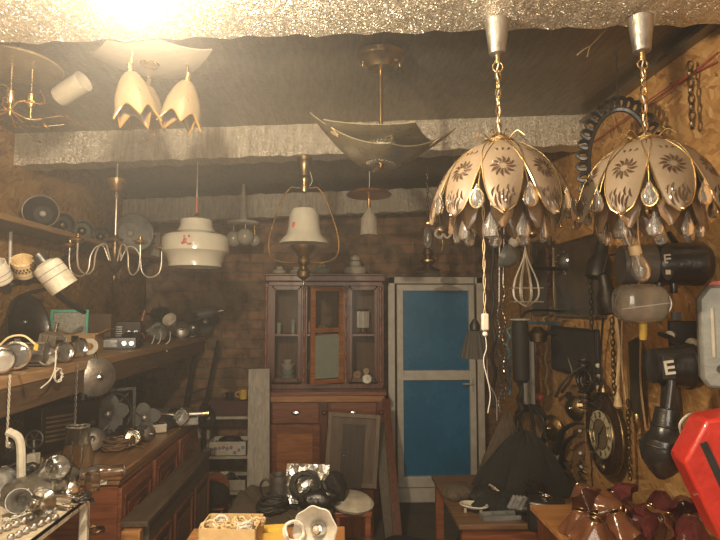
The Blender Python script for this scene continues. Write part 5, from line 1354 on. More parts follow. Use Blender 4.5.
for i, (dx, dz, s) in enumerate(((-24, 3, .9), (-5, -5, 1.15))):
    o = MB().lathe([(.014 * s, 0), (.016 * s, .01), (.012 * s, .02), (.018 * s, .03), (.018 * s, .045), (.01 * s, .05)], 20).build('ceramic_plug', M_WHITE, t, loc=(dx * k + 8 * k, .0, dz * k)); o.rotation_euler = look((-.3, -1, 0)).to_euler()
MB().box((-10 * k, .04, 22 * k), (.03, .03, .03)).build('clip', M_IRON, t)
# grey-green canister at right edge
Y = 1.72; c = P(714, 338, Y); k = Y / 540
t = thing('green_canister', 'grey-green flat enamel housing with a red top at the right picture edge', 'canister', tuple(c), RZ(-30))
pl_ = [(-14 * k, -40 * k), (-8 * k, -50 * k), (14 * k, -50 * k), (24 * k, -40 * k), (24 * k, 44 * k), (14 * k, 54 * k), (-4 * k, 54 * k), (-14 * k, 40 * k)]
MB().prism(pl_, .09, RX(90)).build('housing', M_GREYG, t, bevel=.012)
MB().box((-2 * k, -.047, 6 * k), (.01, .006, 50 * k)).build('slot', M_WHITED, t, bevel=.002); MB().cyl((4 * k, -.04, -30 * k), (4 * k, -.05, -30 * k), .014).build('hole_ring', M_IRON, t)
MB().tube([(4 * k, .04, 20 * k), (.10, .30, 24 * k)], .012).build('wall_arm', M_IRON, t)
MB().prism([(-5 * k, 53 * k), (14 * k, 53 * k), (10 * k, 58 * k), (-1 * k, 58 * k)], .085, RX(90)).build('red_top', M_REDD, t, bevel=.003)
# red case
Y = 1.56; c = P(727, 474, Y); k = Y / 540
t = thing('red_case', 'bright red tilted metal case with a dark groove at the lower right edge', 'case', tuple(c), RZ(-14))
rp_ = [(x * k, z * k) for x, z in ((-14, -63), (-46, 14), (-24, 56), (36, 70), (48, -52))]
MB().prism(rp_, .12, RX(90)).build('body', M_RED, t, bevel=.010)
MB().prism([(x * k, z * k) for x, z in ((-1, -44), (-31, 33), (-25, 36), (5, -40))], .006, T(0, -.061, 0) @ RX(90)).build('groove', M_BLACKM, t, bevel=.001)
MB().tube([(10 * k, .05, 40 * k), (.12, .2, 44 * k)], .012).build('wall_arm', M_IRON, t)
for z in (-30, 30): MB().cyl((12 * k, -.058, z * k), (12 * k, -.066, z * k), .008).build('screw', M_STEEL, t)
# canister's wall hooks / leather strips
t = wr_thing('leather_strip', 'long dark leather strip hanging left of the lower drum lamp', 'strip', 636, 378, .03)
MB().prism([(-.05, -.16), (.06, -.20), (.075, .12), (.03, .2), (-.05, .17)], .012).build('leather', mat('dark_leather', (.05, .04, .03), .6), t, bevel=.002)
for i, (a, b, m, r, L) in enumerate((((622, 318), (628, 415), M_ROPE, .004, 'pale cord hanging from the glass headlight down the wall'), ((641, 330), (646, 430), M_CARD, .005, 'brown cord right of the leather strip'), ((603, 318), (604, 405), M_IRON, .006, 'dark cable hanging just left of the glass headlight'))):
    wire('hanging_cord', L, 'cord', [WR(a[0], a[1], .08), WR((a[0] + b[0]) / 2 - 3, (a[1] + b[1]) / 2, .05), WR(b[0], b[1], .05)], r, m)
def wr_chain(label, px0, py0, px1, py1, off, m, link=.035, r=.004):
    a, b = WR(px0, py0, off), WR(px1, py1, off); mb = MB(); b = Vector((a.x, a.y, b.z)); chain_mb(mb, (0, 0, 0), b - a, link, .55, r)
    return tag(mb.build('chain', m, loc=a), label, 'chain')
wr_chain('coarse brass chain hanging beside the leather strip', 612, 318, 612, 410, .07, M_BRASSD)
wr_chain('long dark chain at the top of the right wall behind the right chandelier', 690, 62, 690, 130, .05, M_BRASSD, .04, .005)
wr_chain('rusty chain hanging over the dark picture frame', 548, 246, 548, 305, .045, mat('rust', (.16, .07, .035), .6, .4), .05, .006)
wr_chain('dark chain right of the dark picture frame', 590, 268, 590, 330, .06, M_IRON)
wr_chain('chain with brass weights hanging in front of the oval clock', 628, 400, 628, 478, .06, M_BRASSD, .03, .004)

# oval wall clock
def make_wall_clock():
    t = wr_thing('wall_clock', 'elongated dark wall clock with a cream roman dial low on the right wall', 'clock', 607, 434, .04)
    k = 2.95 / 540
    S = 1.15  # the wall is seen obliquely, widths along it are larger
    t.scale = (1, 1, 1)
    MB().lathe([(.002, 0), (.19, .0), (.2, .008), (.205, .018), (.19, .026), (.002, .024)], 48, Matrix.Diagonal((.98, 1.06, 1, 1))).build('case', mat('clock_brown', (.045, .022, .012), .25, coat=.6), t)
    MB().torus(.203, .006, T(0, 0, .018) @ Matrix.Diagonal((.98, 1.06, 1, 1)), 48).build('brass_rim', M_BRASS, t)
    d = MB().lathe([(.128, .026), (.128, .034), (.122, .036), (.078, .036)], 44, cap=False).build('dial_ring', mat('dial_cream', (.50, .44, .29), .4), t)
    MB().lathe([(.078, .034), (.076, .037), (.002, .037)], 40, cap=False).build('dial_centre', mat('dial_bronze', (.16, .12, .07), .5), t)
    MB().torus(.128, .005, T(0, 0, .034), 44).torus(.078, .003, T(0, 0, .037), 40).build('dial_rim', M_BRASS, t)
    num = ['XII', 'I', 'II', 'III', 'IIII', 'V', 'VI', 'VII', 'VIII', 'IX', 'X', 'XI']
    mk = MB()
    for i, s in enumerate(num):
        a = rad(90 - 30 * i); M = T(.101 * math.cos(a), .101 * math.sin(a), .0375) @ RZ(math.degrees(a) - 90)
        wd = {'I': .006, 'V': .012, 'X': .012}; tot = sum(wd[c] for c in s); x = -tot / 2
        for c in s:
            w = wd[c]; cx = x + w / 2
            if c == 'I': mk.box((cx, 0, 0), (.0026, .03, .0012), M)
            if c == 'V': mk.bar((cx - .004, .015, 0), (cx, -.015, 0), .0026, .0012, M).bar((cx + .004, .015, 0), (cx, -.015, 0), .0018, .0012, M)
            if c == 'X': mk.bar((cx - .004, .015, 0), (cx + .004, -.015, 0), .0026, .0012, M).bar((cx + .004, .015, 0), (cx - .004, -.015, 0), .0018, .0012, M)
            x += w
    mk.build('numerals', M_BLACK, d)
    MB().bar((0, 0, .042), (.045, .05, .042), .006, .002).bar((0, 0, .044), (-.02, -.09, .044), .005, .002).cyl((0, 0, .036), (0, 0, .048), .007).build('hands', M_BLACK, t)
    MB().lathe([(.03, 0), (.022, .03), (.008, .05)], 16, T(0, .225, .01) @ RX(-90)).build('crest', M_BRASSD, t)
    MB().lathe([(.024, 0), (.018, .008), (.006, .014)], 16, T(0, -.175, .03)).build('lower_boss', M_BRASS, t)
make_wall_clock()
t = wr_thing('cloth_tassel', 'small beige cloth tassel hanging over the crest of the oval clock', 'tassel', 618, 402, .10)
MB().lathe([(.004, .05), (.012, .03), (.022, -.02), (.012, -.03)], 12, RX(-90)).build('tassel', M_ROPE, t); MB().tube([(0, .05, 0), (0, .22, -.02)], .003).build('cord', M_ROPE, t)

# carved board with hooks
def make_rack_board():
    t = wr_thing('carved_hook_board', 'tan carved wooden board with white pegs, left of the oval clock', 'board', 581, 437, .03)
    W = .17; poly = []
    for i in range(13):
        z = .30 - .05 * i; poly.append((-W / 2 - .012 * (i % 2), z))
    poly = poly + [(W / 2 + .012 * (i % 2), .30 - .05 * i) for i in range(12, -1, -1)]
    MB().prism(poly, .03).build('board', M_WCARVE, t, bevel=.003)
    for z in (.2, .05, -.08, -.16): MB().ball((W * .32, z, .03), .012, 10).build('peg', M_WHITE, t)
    MB().bar((-.1, .24, .03), (.06, .12, .03), .035, .03).build('crossed_slat', M_BLACKM, t, bevel=.003)
make_rack_board()
t = wr_thing('mirror', 'tall narrow mirror on the right wall reflecting the blue door', 'mirror', 529, 372, .02)
w, h = .34, .55
fr = MB()
for s in (-1, 1): fr.box((s * w / 2, 0, 0), (.03, h, .03)).box((0, s * h / 2, 0), (w, .03, .03))
fr.build('frame', M_WDARK, t, bevel=.004); MB().box((0, 0, -.002), (w - .03, h - .03, .008)).build('glass', M_MIRROR, t)
def picture(label, x0, y0, x1, y1, off, lean, edge, art):
    a, b = WR(x0, (y0 + y1) / 2, off), WR(x1, (y0 + y1) / 2, off); w = abs(a.y - b.y); cy = (x0 + x1) / 2
    cpx = 340 + 540 * XR / ((a.y + b.y) / 2); c = WR(cpx, (y0 + y1) / 2, off); h = (y1 - y0) * ((a.y + b.y) / 2) / 540
    t = wr_thing('picture_frame', label, 'picture', cpx, (y0 + y1) / 2, off)
    fr = MB()
    for s in (-1, 1): fr.box((s * (w / 2 - .008), 0, 0), (.016, h, .025)).box((0, s * (h / 2 - .008), 0), (w - .03, .016, .025))
    fr.build('frame', edge, t, bevel=.002); MB().box((0, 0, 0), (w - .03, h - .03, .01)).build('picture', art, t)
picture('dark picture with a thin gilt frame, upper of two on the far right wall', 547, 240, 592, 316, .03, 0, M_BRASS, mat('dark_picture', (.10, .075, .05), .3, var=.6, scale=6))
picture('black unframed picture board under the gilt framed picture', 549, 328, 592, 374, .02, 0, M_BLACKM, mat('black_picture', (.05, .042, .034), .5, var=.5, scale=5))
picture('narrow dark picture left of the gilt framed picture', 526, 240, 543, 314, .03, 0, M_WGREY, mat('dark_picture', (.10, .075, .05), .3, var=.6, scale=6))

# round brass dishes and horns
for i, (px, py, r, L, m) in enumerate(((552, 428, .085, 'polished round bell dish left of the carved hook board, upper', M_BRASS), (557, 462, .065, 'smaller steel bell dish below the polished one', M_STEEL), (574, 408, .07, 'dim brass wall plate above the carved board', M_BRASSD))):
    t = wr_thing('bell_dish', L, 'dish', px, py, .08, yaw=25)
    MB().lathe([(.002, .03), (r * .4, .028), (r * .8, .01), (r, 0), (r, -.006), (r * .8, .0), (.002, .02)], 32).build('dish', m, t); MB().ball((0, 0, .035), .012, 12).build('boss', M_CHROME, t)
def horn(label, pts, r0, m):
    pts = spline(pts, 8); n = len(pts); return tag(MB().tube([p - pts[0] for p in pts], [r0 * (1 - .85 * i / n) for i in range(n)], 10).build('curved_horn', m, loc=pts[0]), label, 'horn')
horn('dark curved horn sweeping right below the bell dishes', [WR(556, 452, .09), WR(562, 432, .12), WR(574, 424, .12), WR(584, 424, .10)], .022, M_BLACKM)
horn('second dark curved horn nested under the first', [WR(560, 470, .09), WR(564, 446, .13), WR(574, 436, .13), WR(582, 437, .10)], .02, M_IRON)
horn('pale antler-like prong sticking out below the black picture board', [WR(556, 396, .05), WR(562, 384, .12), WR(574, 372, .15), WR(584, 366, .16)], .012, M_WGREY)
horn('bone coloured twig crossing over the antler-like prong', [WR(562, 392, .05), WR(572, 376, .13), WR(568, 358, .15)], .010, M_WGREY)
for i, (px, py, r, n, L) in enumerate(((536, 425, .13, 7, 'large loop bundle of dark hose hanging beside the black cloth'), (520, 440, .08, 5, 'smaller brown cable loop bundle left of the large hose bundle'), (590, 380, .06, 6, 'dark cable loops above the oval clock'))):
    p = WR(px, py, .12); g_coil(L, p, (90, 0, (-60, -40, -80)[i]), r, n, (M_RUBBER, mat('brown_cable', (.09, .05, .03), .5), M_IRON)[i], .008, seed=31 + i, flat=.5)
wire('draped_hose', 'dark hose drooping from the large loop bundle', 'hose', [WR(530, 405, .2), WR(536, 440, .25), WR(543, 462, .25), WR(532, 474, .3)], .014, M_RUBBER)
tag(MB().ball((0, 0, 0), .03, 14).build('red_ball', mat('red_plastic', (.5, .10, .07), .3), loc=WR(540, 397, .06)), 'small red ball hung right under the mirror', 'ball')

# beads on a cord and iron things
t = wr_thing('bead_string', 'cord with three white beads hanging beside the black picture board', 'beads', 598, 362, .05)
MB().tube([(0, .16, 0), (0, -.16, 0)], .004).build('cord', M_IRON, t)
for z in (-.02, -.08, -.14): MB().ball((0, z, .0), .014, 10).build('bead', M_WHITE, t)
t = wr_thing('iron_spring', 'thick black spring coil hanging right of the black picture board', 'spring', 584, 384, .09)
MB().tube([(.03 * math.cos(i * .6), .14 - i * .0028, .03 * math.sin(i * .6)) for i in range(100)], .006, 6).build('coil', M_IRON, t); MB().tube([(.03, .14, 0), (0, .2, 0)], .004).build('hook', M_IRON, t)
# scrolls of metalwork high on the wall under the chandeliers
t = thing('wall_sconce', 'black two-arm wall lamp with a grey round shade under the left chandelier', 'lamp', tuple(P(530, 268, 3.3)))
k = 3.3 / 540
MB().tube(spline([(0, 0, 0), (-8 * k, 0, 18 * k), (-20 * k, 0, 26 * k), (-32 * k, 0, 38 * k)], 6), .010).tube(spline([(0, 0, 0), (10 * k, .05, 8 * k), (12 * k, .08, 24 * k)], 6), .009).build('arm', M_IRON, t)
MB().ball((2 * k, -.02, 35 * k), .03, 14).build('knob', M_BRASS, t)
MB().lathe([(.03, 0), (.06, .03), (.075, .09), (.07, .09), (.055, .03), (.028, .004)], 24, T(-14 * k, 0, 8 * k) @ RY(-70)).build('shade', M_GREY, t)
MB().lathe([(.02, 0), (.035, .02), (.035, .07), (.02, .09)], 18, T(-20 * k, -.02, 22 * k) @ RY(40)).build('lamp_holder', M_WHITED, t)
MB().tube([(0, 0, 0), (.3, .1, 0)], .012).build('wall_rod', M_IRON, t)
Y = 3.1; c = P(526, 290, Y); k = Y / 540
t = thing('wire_cage', 'silver wire basket cage lamp frame hanging beside the blue door', 'cage', tuple(c))
m = MB()
for a in (0, 45, 90, 135):
    for s in (-1, 1): m.tube(spline([(0, 0, 42 * k), (s * 3 * k * math.cos(rad(a)), s * 3 * k * math.sin(rad(a)), 30 * k), (s * 12 * k * math.cos(rad(a)), s * 12 * k * math.sin(rad(a)), 8 * k), (s * 12 * k * math.cos(rad(a)), s * 12 * k * math.sin(rad(a)), -8 * k), (0, 0, -17 * k)], 5), .0048, 5)
m.build('cage_wires', M_SATIN, t)
m = MB()
for z in (-12, 2): m.tube([(-15 * k, -15 * k * .5, z * k), (15 * k, -15 * k * .5, z * k), (15 * k, 15 * k * .5, z * k), (-15 * k, 15 * k * .5, z * k)], .003, 5, True)
m.build('square_rings', M_SATIN, t); MB().cyl((0, 0, 42 * k), (0, 0, ceil_z(c.x, Y) - c.z), .003).build('hanger', M_STEEL, t)
Y = 3.3; c = P(520, 320, Y); k = Y / 540
t = thing('tube_lantern', 'long dark tubular lamp with a pale disc top beneath the wire cage', 'lamp', tuple(c)); t.location = c
MB().lathe([(.01, 0), (.045, -.006), (.05, -.04), (.05, -.36), (.035, -.38), (.002, -.385)], 24).build('tube', M_BLACKM, t)
MB().lathe([(.06, -.004), (.066, 0), (.06, .008), (.01, .012)], 28).build('disc_top', M_WHITED, t); MB().tube(spline([(.0, 0, .0), (.05, .02, .05), (.18, .1, .06), (XR - c.x, .2, .05)], 5), .008).build('wall_hook', M_IRON, t)
MB().lathe([(.02, -.14), (.05, -.13), (.06, -.08), (.02, -.04)], 16, T(.11, 0, 0)).build('side_glass', M_BRASSD, t)
Y = 3.1; c = P(475, 345, Y); k = Y / 540
t = thing('fluted_shade', 'grey fluted cloth-like lampshade hanging at the edge of the blue door', 'lamp', tuple(c))
def f(u, v):
    a = 2 * PI * u; r = (6 + 8 * v ** .8) * k * (1 + .06 * math.sin(14 * a)); return Vector((r * math.cos(a), r * math.sin(a), (14 - 27 * v) * k))
MB().grid(f, 84, 8, closeu=True, th=.003).build('shade', mat('grey_pleat', (.06, .055, .048), .8), t)
MB().lathe([(.008, 12 * k), (.03, 15 * k), (.03, 20 * k), (.01, 26 * k)], 16).cyl((0, 0, 26 * k), (0, 0, ceil_z(c.x, Y) - c.z), .003).build('cord', M_IRON, t)
# vertical clutter of hanging cords and bead chains between the door and the mirror
hang = [(492, 262, 405, 'dark twisted cable bundle beside the door frame', 'cable', M_RUBBER, .012), (498, 300, 412, 'silvery bead cord hanging next to the cable bundle', 'chain', M_STEEL, .006),
        (503, 285, 400, 'second silvery cord right of the bead cord', 'chain', M_CHROME, .005), (508, 330, 395, 'blue-grey plastic strip hanging in the cord bunch', 'strip', mat('blue_strip', (.07, .16, .22), .4), .010),
        (519, 340, 410, 'black strap hanging left of the mirror', 'strap', M_BLACKM, .016), (545, 318, 395, 'brown rope hanging between mirror and picture', 'rope', M_CARD, .008)]
for px, y0, y1, L, cat, m, r in hang:
    Y = 3.55 if px < 520 else 3.75
    a, b = P(px, y0, Y), P(px, y1, Y); b.x = a.x; n = 26; nm = 'hanging_' + cat
    top = Vector((a.x, a.y, a.z))
    pts = [top.lerp(Vector((b.x, b.y, b.z)), i / n) + Vector((.010 * math.sin(i * .9 + px), .010 * math.cos(i * 1.1), 0)) for i in range(n + 1)]
    pts = [Vector((a.x + .05, a.y + .05, ceil_z(a.x, a.y)))] + pts if px < 504 else [Vector((XR - .005, a.y + .03, a.z + .04)), Vector((a.x + .1, a.y, a.z + .05))] + pts
    mb = MB(); o = pts[0]; mb.tube([p - o for p in pts], r, 7)
    if m in (M_STEEL, M_CHROME):
        for i in range(2, len(pts), 1): mb.ball(tuple(pts[i] - o), r * 1.9, 6)
    tag(mb.build(nm, m, loc=o), L, cat)
wire('fine_chain', 'fine pale wire looping down from the pull cord to the cords by the door', 'wire', [P(487, 350, 3.2), P(488, 380, 3.2), P(496, 398, 3.3), P(497, 420, 3.4)], .003, M_WIREW)
# upper brick-side fittings: fixtures mounted high near the far right corner
g_motor('dark lamp base mounted high near the far right corner', P(560, 262, 3.4) + Vector((.05, 0, 0)), look((-.4, -.9, 0)), 1.3, M_IRON)
for i, (px, py, L) in enumerate(((600, 262, 'dark hanging lamp body left of the glass headlight'), (608, 296, 'second dark hanging lamp body below the first, left of the glass headlight'))):
    t = thing('hanging_lamp_body', L, 'lamp', tuple(WR(px, py, .12)), RY(10 - 20 * i))
    MB().lathe([(.01, .12), (.03, .11), (.035, .04), (.06, .0), (.065, -.08), (.05, -.09), (.03, -.02), (.004, 0)], 24).build('body', M_IRON, t)
    MB().tube([(0, 0, .12), (.04, .0, .2), (.115, 0, .2)], .006).build('hook', M_IRON, t)
wire('pale_loop', 'cream cable curving around the left side of the glass headlight', 'cable', [P(640, 284, 1.98), P(622, 290, 2.0), P(616, 310, 2.02), P(619, 350, 2.1), P(617, 385, 2.2)], .006, M_ROPE)

# ================================================================== BLACK CLOTH HEAP AND WORK TABLE, right of centre
def drape(label, loc, fn, m, name='cloth', cat='cloth', nu=48, nv=24):
    return tag(MB().grid(fn, nu, nv, closeu=True).build(name, m, loc=loc), label, cat)
def cone_drape(label, base, H, r0x, r0y, m, apex=(0, 0), seed=0, name='draped_cloth', sag=.8):
    rr = random.Random(seed); ph = [rr.uniform(0, 6.28) for _ in range(5)]
    def f(u, v):
        a = 2 * PI * u; s = v ** sag
        q = s * (1 + .12 * s * math.sin(5 * a + ph[0]) + .07 * s * math.sin(9 * a + ph[1] + 2 * v) + .04 * math.sin(17 * a + ph[2]) * s)
        return Vector((apex[0] * (1 - v) + r0x * q * math.cos(a), apex[1] * (1 - v) + r0y * q * math.sin(a), H * (1 - v) ** .9 + .01 * math.sin(13 * a + 5 * v)))
    return drape(label, base, f, m, name)
TZ = .635
def make_work_table():
    a = PZ(463, 525, TZ); b = PZ(445, 484, TZ)
    y0, y1 = a.y, 3.45; x0 = a.x - .02; x1 = XR - .04; w = x1 - x0; L = y1 - y0
    t = thing('work_table', 'low wooden work table in front of the blue door, tools and cloths on it', 'table', ((x0 + x1) / 2, (y0 + y1) / 2, 0))
    MB().box((0, 0, TZ - .012), (w, L, .024)).build('tabletop', wood_mat('worn_tabletop', (.10, .055, .03), (.24, .13, .065), .5, 'x'), t, bevel=.002)
    for sy in (-1, 1): MB().box((0, sy * (L / 2 - .03), TZ - .06), (w - .1, .02, .07)).build('apron', M_WRED, t)
    for sx in (-1, 1):
        for sy in (-1, 1): MB().box((sx * (w / 2 - .04), sy * (L / 2 - .04), (TZ - .024) / 2), (.045, .045, TZ - .024)).build('leg', M_WRED, t)
    MB().box((0, 0, .18), (w - .1, L - .1, .02)).build('lower_shelf', M_WDARK, t)
    return x0, x1, y0, y1
tx0, tx1, ty0, ty1 = make_work_table()
def tb(px, py, z=TZ + .001): return PZ(px, py, z)
p = P(505, 480, 3.3)
cone_drape('brown cloth draped to a point over a stand, behind the black coat', (P(500, 480, 3.42).x, 3.34, TZ + .002), P(506, 412, 3.34).z - TZ, .17, .09, M_CLOTHB, (.03, 0), 3)
cone_drape('black coat heaped in folds on the work table', (P(519, 480, 3.12).x, 3.10, TZ + .003), P(522, 432, 3.1).z - TZ, .27, .15, M_CLOTH, (.03, .0), 5, 'black_coat', .55)
cone_drape('low black rag pile in front of the black coat', (P(500, 490, 2.86).x, 2.86, TZ + .003), .08, .18, .07, M_CLOTH, (.0, 0), 7, 'rag_pile', .5)
def f_dish(u, v):
    a = 2 * PI * u; r = v; return Vector((.075 * r * math.cos(a), .05 * r * math.sin(a), .018 + .018 * r ** 3))
t = thing('enamel_dish', 'small white oval footed dish at the left of the work table', 'dish', tb(474, 512), (0, 0, -25))
MB().grid(f_dish, 32, 8, closeu=True, th=.006).build('bowl', M_WHITE, t)
for s in ((-.04, -.02), (.04, -.02), (0, .03)): MB().cyl((s[0], s[1], 0), (s[0], s[1], .022), .008).build('foot', M_WHITED, t)
t = thing('steel_bar', 'bright steel angle bar leaning over the tool tray', 'bar', tb(517, 512) + Vector((0, 0, .0))); MB().bar((.0, .0, .03), (-.11, .12, .10), .022, .006).bar((.0, .008, .03), (-.11, .128, .10), .006, .022).build('bar', M_CHROME, t)
t = thing('tool_tray', 'flat grey tray with compartments lying on the work table', 'tray', tb(500, 518), (0, 0, 4)); b = MB().box((0, 0, .004), (.19, .07, .008))
for s in (-1, 1): b.box((s * .094, 0, .012), (.004, .07, .02)).box((0, s * .034, .012), (.19, .004, .02))
b.box((-.03, 0, .01), (.004, .066, .016)).box((.04, 0, .01), (.004, .066, .016)); b.build('tray', M_GREY, t)
wt = [(500, 487, 'motor', M_STEEL, 1.0, 'small chromed carburettor-like part before the black coat'), (512, 485, 'motor', M_IRON, 1.1, 'dark motor part right of the chromed one on the table'), (520, 492, 'head', M_IRON, .8, 'dark lamp bowl lying on the table before the coat'),
      (530, 500, 'motor', M_IRON, 1.1, 'black motor at the right side of the tool tray'), (538, 487, 'head', M_STEEL, .8, 'grey slotted lamp head left of the black camera body')]
for px, py, kd, m, s, L in wt:
    p = tb(px, py) + Vector((0, 0, .05 * s + .004))
    (g_motor(L, p, look((.5, -.8, 0)), s, m) if kd == 'motor' else g_headlamp(L, p, look((-.3, -.8, .5)), s, body=m, name='lamp_bowl'))
for i, (px, py, L) in enumerate(((459, 497, 'dark rag lying at the far left corner of the work table'), (487, 500, 'crumpled dark leather scrap behind the white dish'))):
    foil_bag(L, tb(px, py), (0, 0, 30 * i), (.09, .09, .05), M_CLOTHB if i == 0 else M_BLACKM, name='rag', cat='cloth', seed=40 + i)
# black camera-like projector body
Y = 2.45; c = P(556, 500, Y); k = Y / 540
t = thing('camera_body', 'black camera-like projector with a silver ring on top, right on the table', 'projector', (c.x, Y + .12, TZ + .002), RZ(-20))
MB().box((0, 0, .08), (.17, .12, .14)).build('body', M_BLACK, t, bevel=.015)
MB().cyl((0, -.06, .08), (0, -.10, .08), .045, .05, 28).build('barrel', M_BLACKM, t)
MB().lathe([(.024, .15), (.03, .152), (.03, .162), (.018, .166), (.016, .158)], 24).build('silver_ring', M_CHROME, t)
m = MB()
for q in range(4): m.bar((-.12 - .016 * q, -.03, .10), (-.09 - .016 * q, -.03, .16), .008, .02)
m.build('cooling_fins', M_STEEL, t)
# stuff on the lower shelf of the work table and beneath
g_box('dark toolbox under the front of the work table', ((tx0 + tx1) / 2 - .12, ty0 + .12, .192), (0, 0, 0), (.3, .2, .26), M_BLACKM, name='tool_box', flaps=False, fill=M_BLACKM)
p = P(486, 536, 2.55); 
t = thing('red_toy', 'glossy red plastic piece on a dark box under the work table', 'toy', (P(484, 536, 2.62).x, 2.70, .455), (0, 0, 0)); MB().lathe([(.04, 0), (.05, .01), (.045, .03), (.02, .045), (.002, .05)], 20).build('base', M_REDD, t); MB().box((.04, 0, .03), (.06, .03, .03), RZ(30)).build('tab', M_RED, t, bevel=.004)

# ================================================================== GLASS SHADES HEAP, bottom right
GZ = .875
t = thing('stock_counter', 'low counter of chipboard carrying the amber and plum glass shades', 'counter', ((.78 + XR) / 2 - .005, 1.82, 0))
MB().box((0, 0, GZ - .01), (XR - .79, .86, .02)).build('top', M_WTOP, t, bevel=.002); MB().box((0, 0, (GZ - .02) / 2), (XR - .83, .8, GZ - .02)).build('body', M_WDARK, t)
rr = random.Random(11)
pr_g = [(.018, .095), (.026, .09), (.03, .07), (.055, .035), (.065, .0), (.0625, .0), (.052, .034), (.027, .069), (.022, .088)]
def wavy(label, loc, rot, s, m, seed, group=None):
    t = thing('ruffled_lampshade', label, 'lamp shade', loc, rot, group, s)
    def f(u, v):
        a = 2 * PI * u; r = .018 + .055 * v ** .8; z = .085 * (1 - v) ; r *= 1 + .10 * v * v * math.sin(6 * a)
        return Vector((r * math.cos(a), r * math.sin(a), z + .008 * v * v * math.sin(6 * a + 1)))
    MB().grid(f, 48, 10, closeu=True, th=.003).build('glass', m, t); MB().torus(.02, .003, T(0, 0, .086), 18).build('collar', M_BRASS, t)
    return t
heap = [(572, 528, M_AMBER, 'amber ruffled glass shade at the left end of the heap'), (588, 512, M_AMBER, 'small honey amber shade second from the left, rear row'), (590, 535, M_AMBER, 'large amber shade at the front left of the heap'),
        (606, 520, M_AMBER, 'round amber glass shade glowing in the middle front'), (622, 533, M_AMBER, 'amber shade front row right of the large one'), (612, 502, M_PLUM, 'dark plum shade rear row beside the honey amber shade'),
        (630, 508, M_PLUM, 'dark plum shade rear row, second'), (645, 520, M_PLUM, 'glossy wine red shade in the centre right of the heap'), (640, 537, M_PLUM, 'wine red shade at the bottom front centre'),
        (662, 512, M_PLUM, 'dark shade rear row, below the clock cord'), (668, 530, M_PLUM, 'dark plum shade front right, sticker on it'), (688, 525, M_PLUM, 'dark shade at the right end beside the red case'), (690, 540, M_PLUM, 'dark shade lowest at the right front corner'),
        (655, 538, M_AMBER, 'amber brown shade half under the plum shades'), (562, 540, M_AMBER, 'pale amber shade nearest the lower table edge')]
for i, (px, py, m, L) in enumerate(heap):
    p = PZ(px, py + 6, GZ + .002); yy = p.y; 
    p = Vector((min(max(p.x, .86), XR - .085), min(max(p.y, 1.48), 2.16), GZ + .004 + .0 * i))
    tl = [0, 62, -12, 75, 14][i % 5]
    o = wavy(L, p + Vector((0, 0, .06 if abs(tl) > 50 else .016 if tl else 0)), (tl, rr.uniform(-12, 12), rr.uniform(0, 360)), rr.uniform(.74, .96), m, i)
    if i % 2 == 0: MB().box((0, 0, 0), (.016, .012, .001)).build('price_sticker', M_WHITE, o, loc=(-.028, -.033, .052), rot=(50, 0, -38))

# ================================================================== CENTRE FOREGROUND
PZT = .66
t = thing('draped_bench', 'low bench hidden under a rumpled dark cloth in the middle', 'bench', (-.30, 2.85, 0))
MB().box((0, 0, PZT / 2 - .02), (.48, .75, PZT - .04)).build('bench', M_WDARK, t)
def f_cloth(u, v):
    a = 2 * PI * u; e = .35; se = lambda x: math.copysign(abs(x) ** e, x)
    if v < .6: s = v / .6; z = PZT - .008 + .010 * math.sin(9 * a + 8 * s) * s; q = s
    else: s = (v - .6) / .4; z = PZT - .01 - s * .50; q = 1 + .06 * s * (1 + math.sin(14 * a)) + .03 * s
    return Vector((.27 * q * se(math.cos(a)), .395 * q * se(math.sin(a)), z))
MB().grid(f_cloth, 96, 26, closeu=True, th=.004).build('cloth', M_CLOTHB, t)
def ct(px, py, z=PZT + .012): return PZ(px, py, z)
t = thing('metal_mug', 'dull steel mug on the draped bench, right of the grey plank', 'mug', ct(279, 500)); MB().lathe([(.045, 0), (.05, .006), (.052, .13), (.048, .13), (.046, .008)], 28).build('mug', M_STEEL, t); MB().torus(.035, .006, T(-.07, 0, .065) @ RX(90), 20, 8, .8, 1.2).build('handle', M_IRON, t)
p = ct(306, 503)
def f_pad(u, v): x, y = (2 * u - 1), (2 * v - 1); return Vector((x * .115, y * .10, .004 * math.sin(7 * x + 3 * y)))
t = thing('foil_sheet', 'crumpled silver sheet propped up, wound with thick black hose', 'sheet', p + Vector((0, .04, .085)), RZ(-8) @ RX(62))
MB().grid(f_pad, 16, 16, th=.004).build('sheet', foil_mat('silver_sheet', (.45, .44, .40), (.75, .73, .68), .3, .5, 40), t)
g_coil('thick black hose wound in rings on the silver sheet', p + Vector((0, -.012, .092)), RZ(-8).to_euler() and (62, 0, -8), .065, 4, M_RUBBER, .011, name='hose_coil', seed=51, flat=.25)
foil_bag('black crumpled plastic bag on the draped bench behind the megaphone lamp', ct(318, 505), (0, 0, 0), (.10, .08, .06), M_BLACK, seed=52)
foil_bag('black rubbish bag bulging at the right end of the bench', ct(333, 498), (0, 0, 0), (.07, .09, .09), M_BLACKM, seed=53)
g_coil('dark cable heap in front of the steel mug', ct(272, 510), (0, 0, 20), .07, 5, M_RUBBER, .007, seed=54, flat=.6)
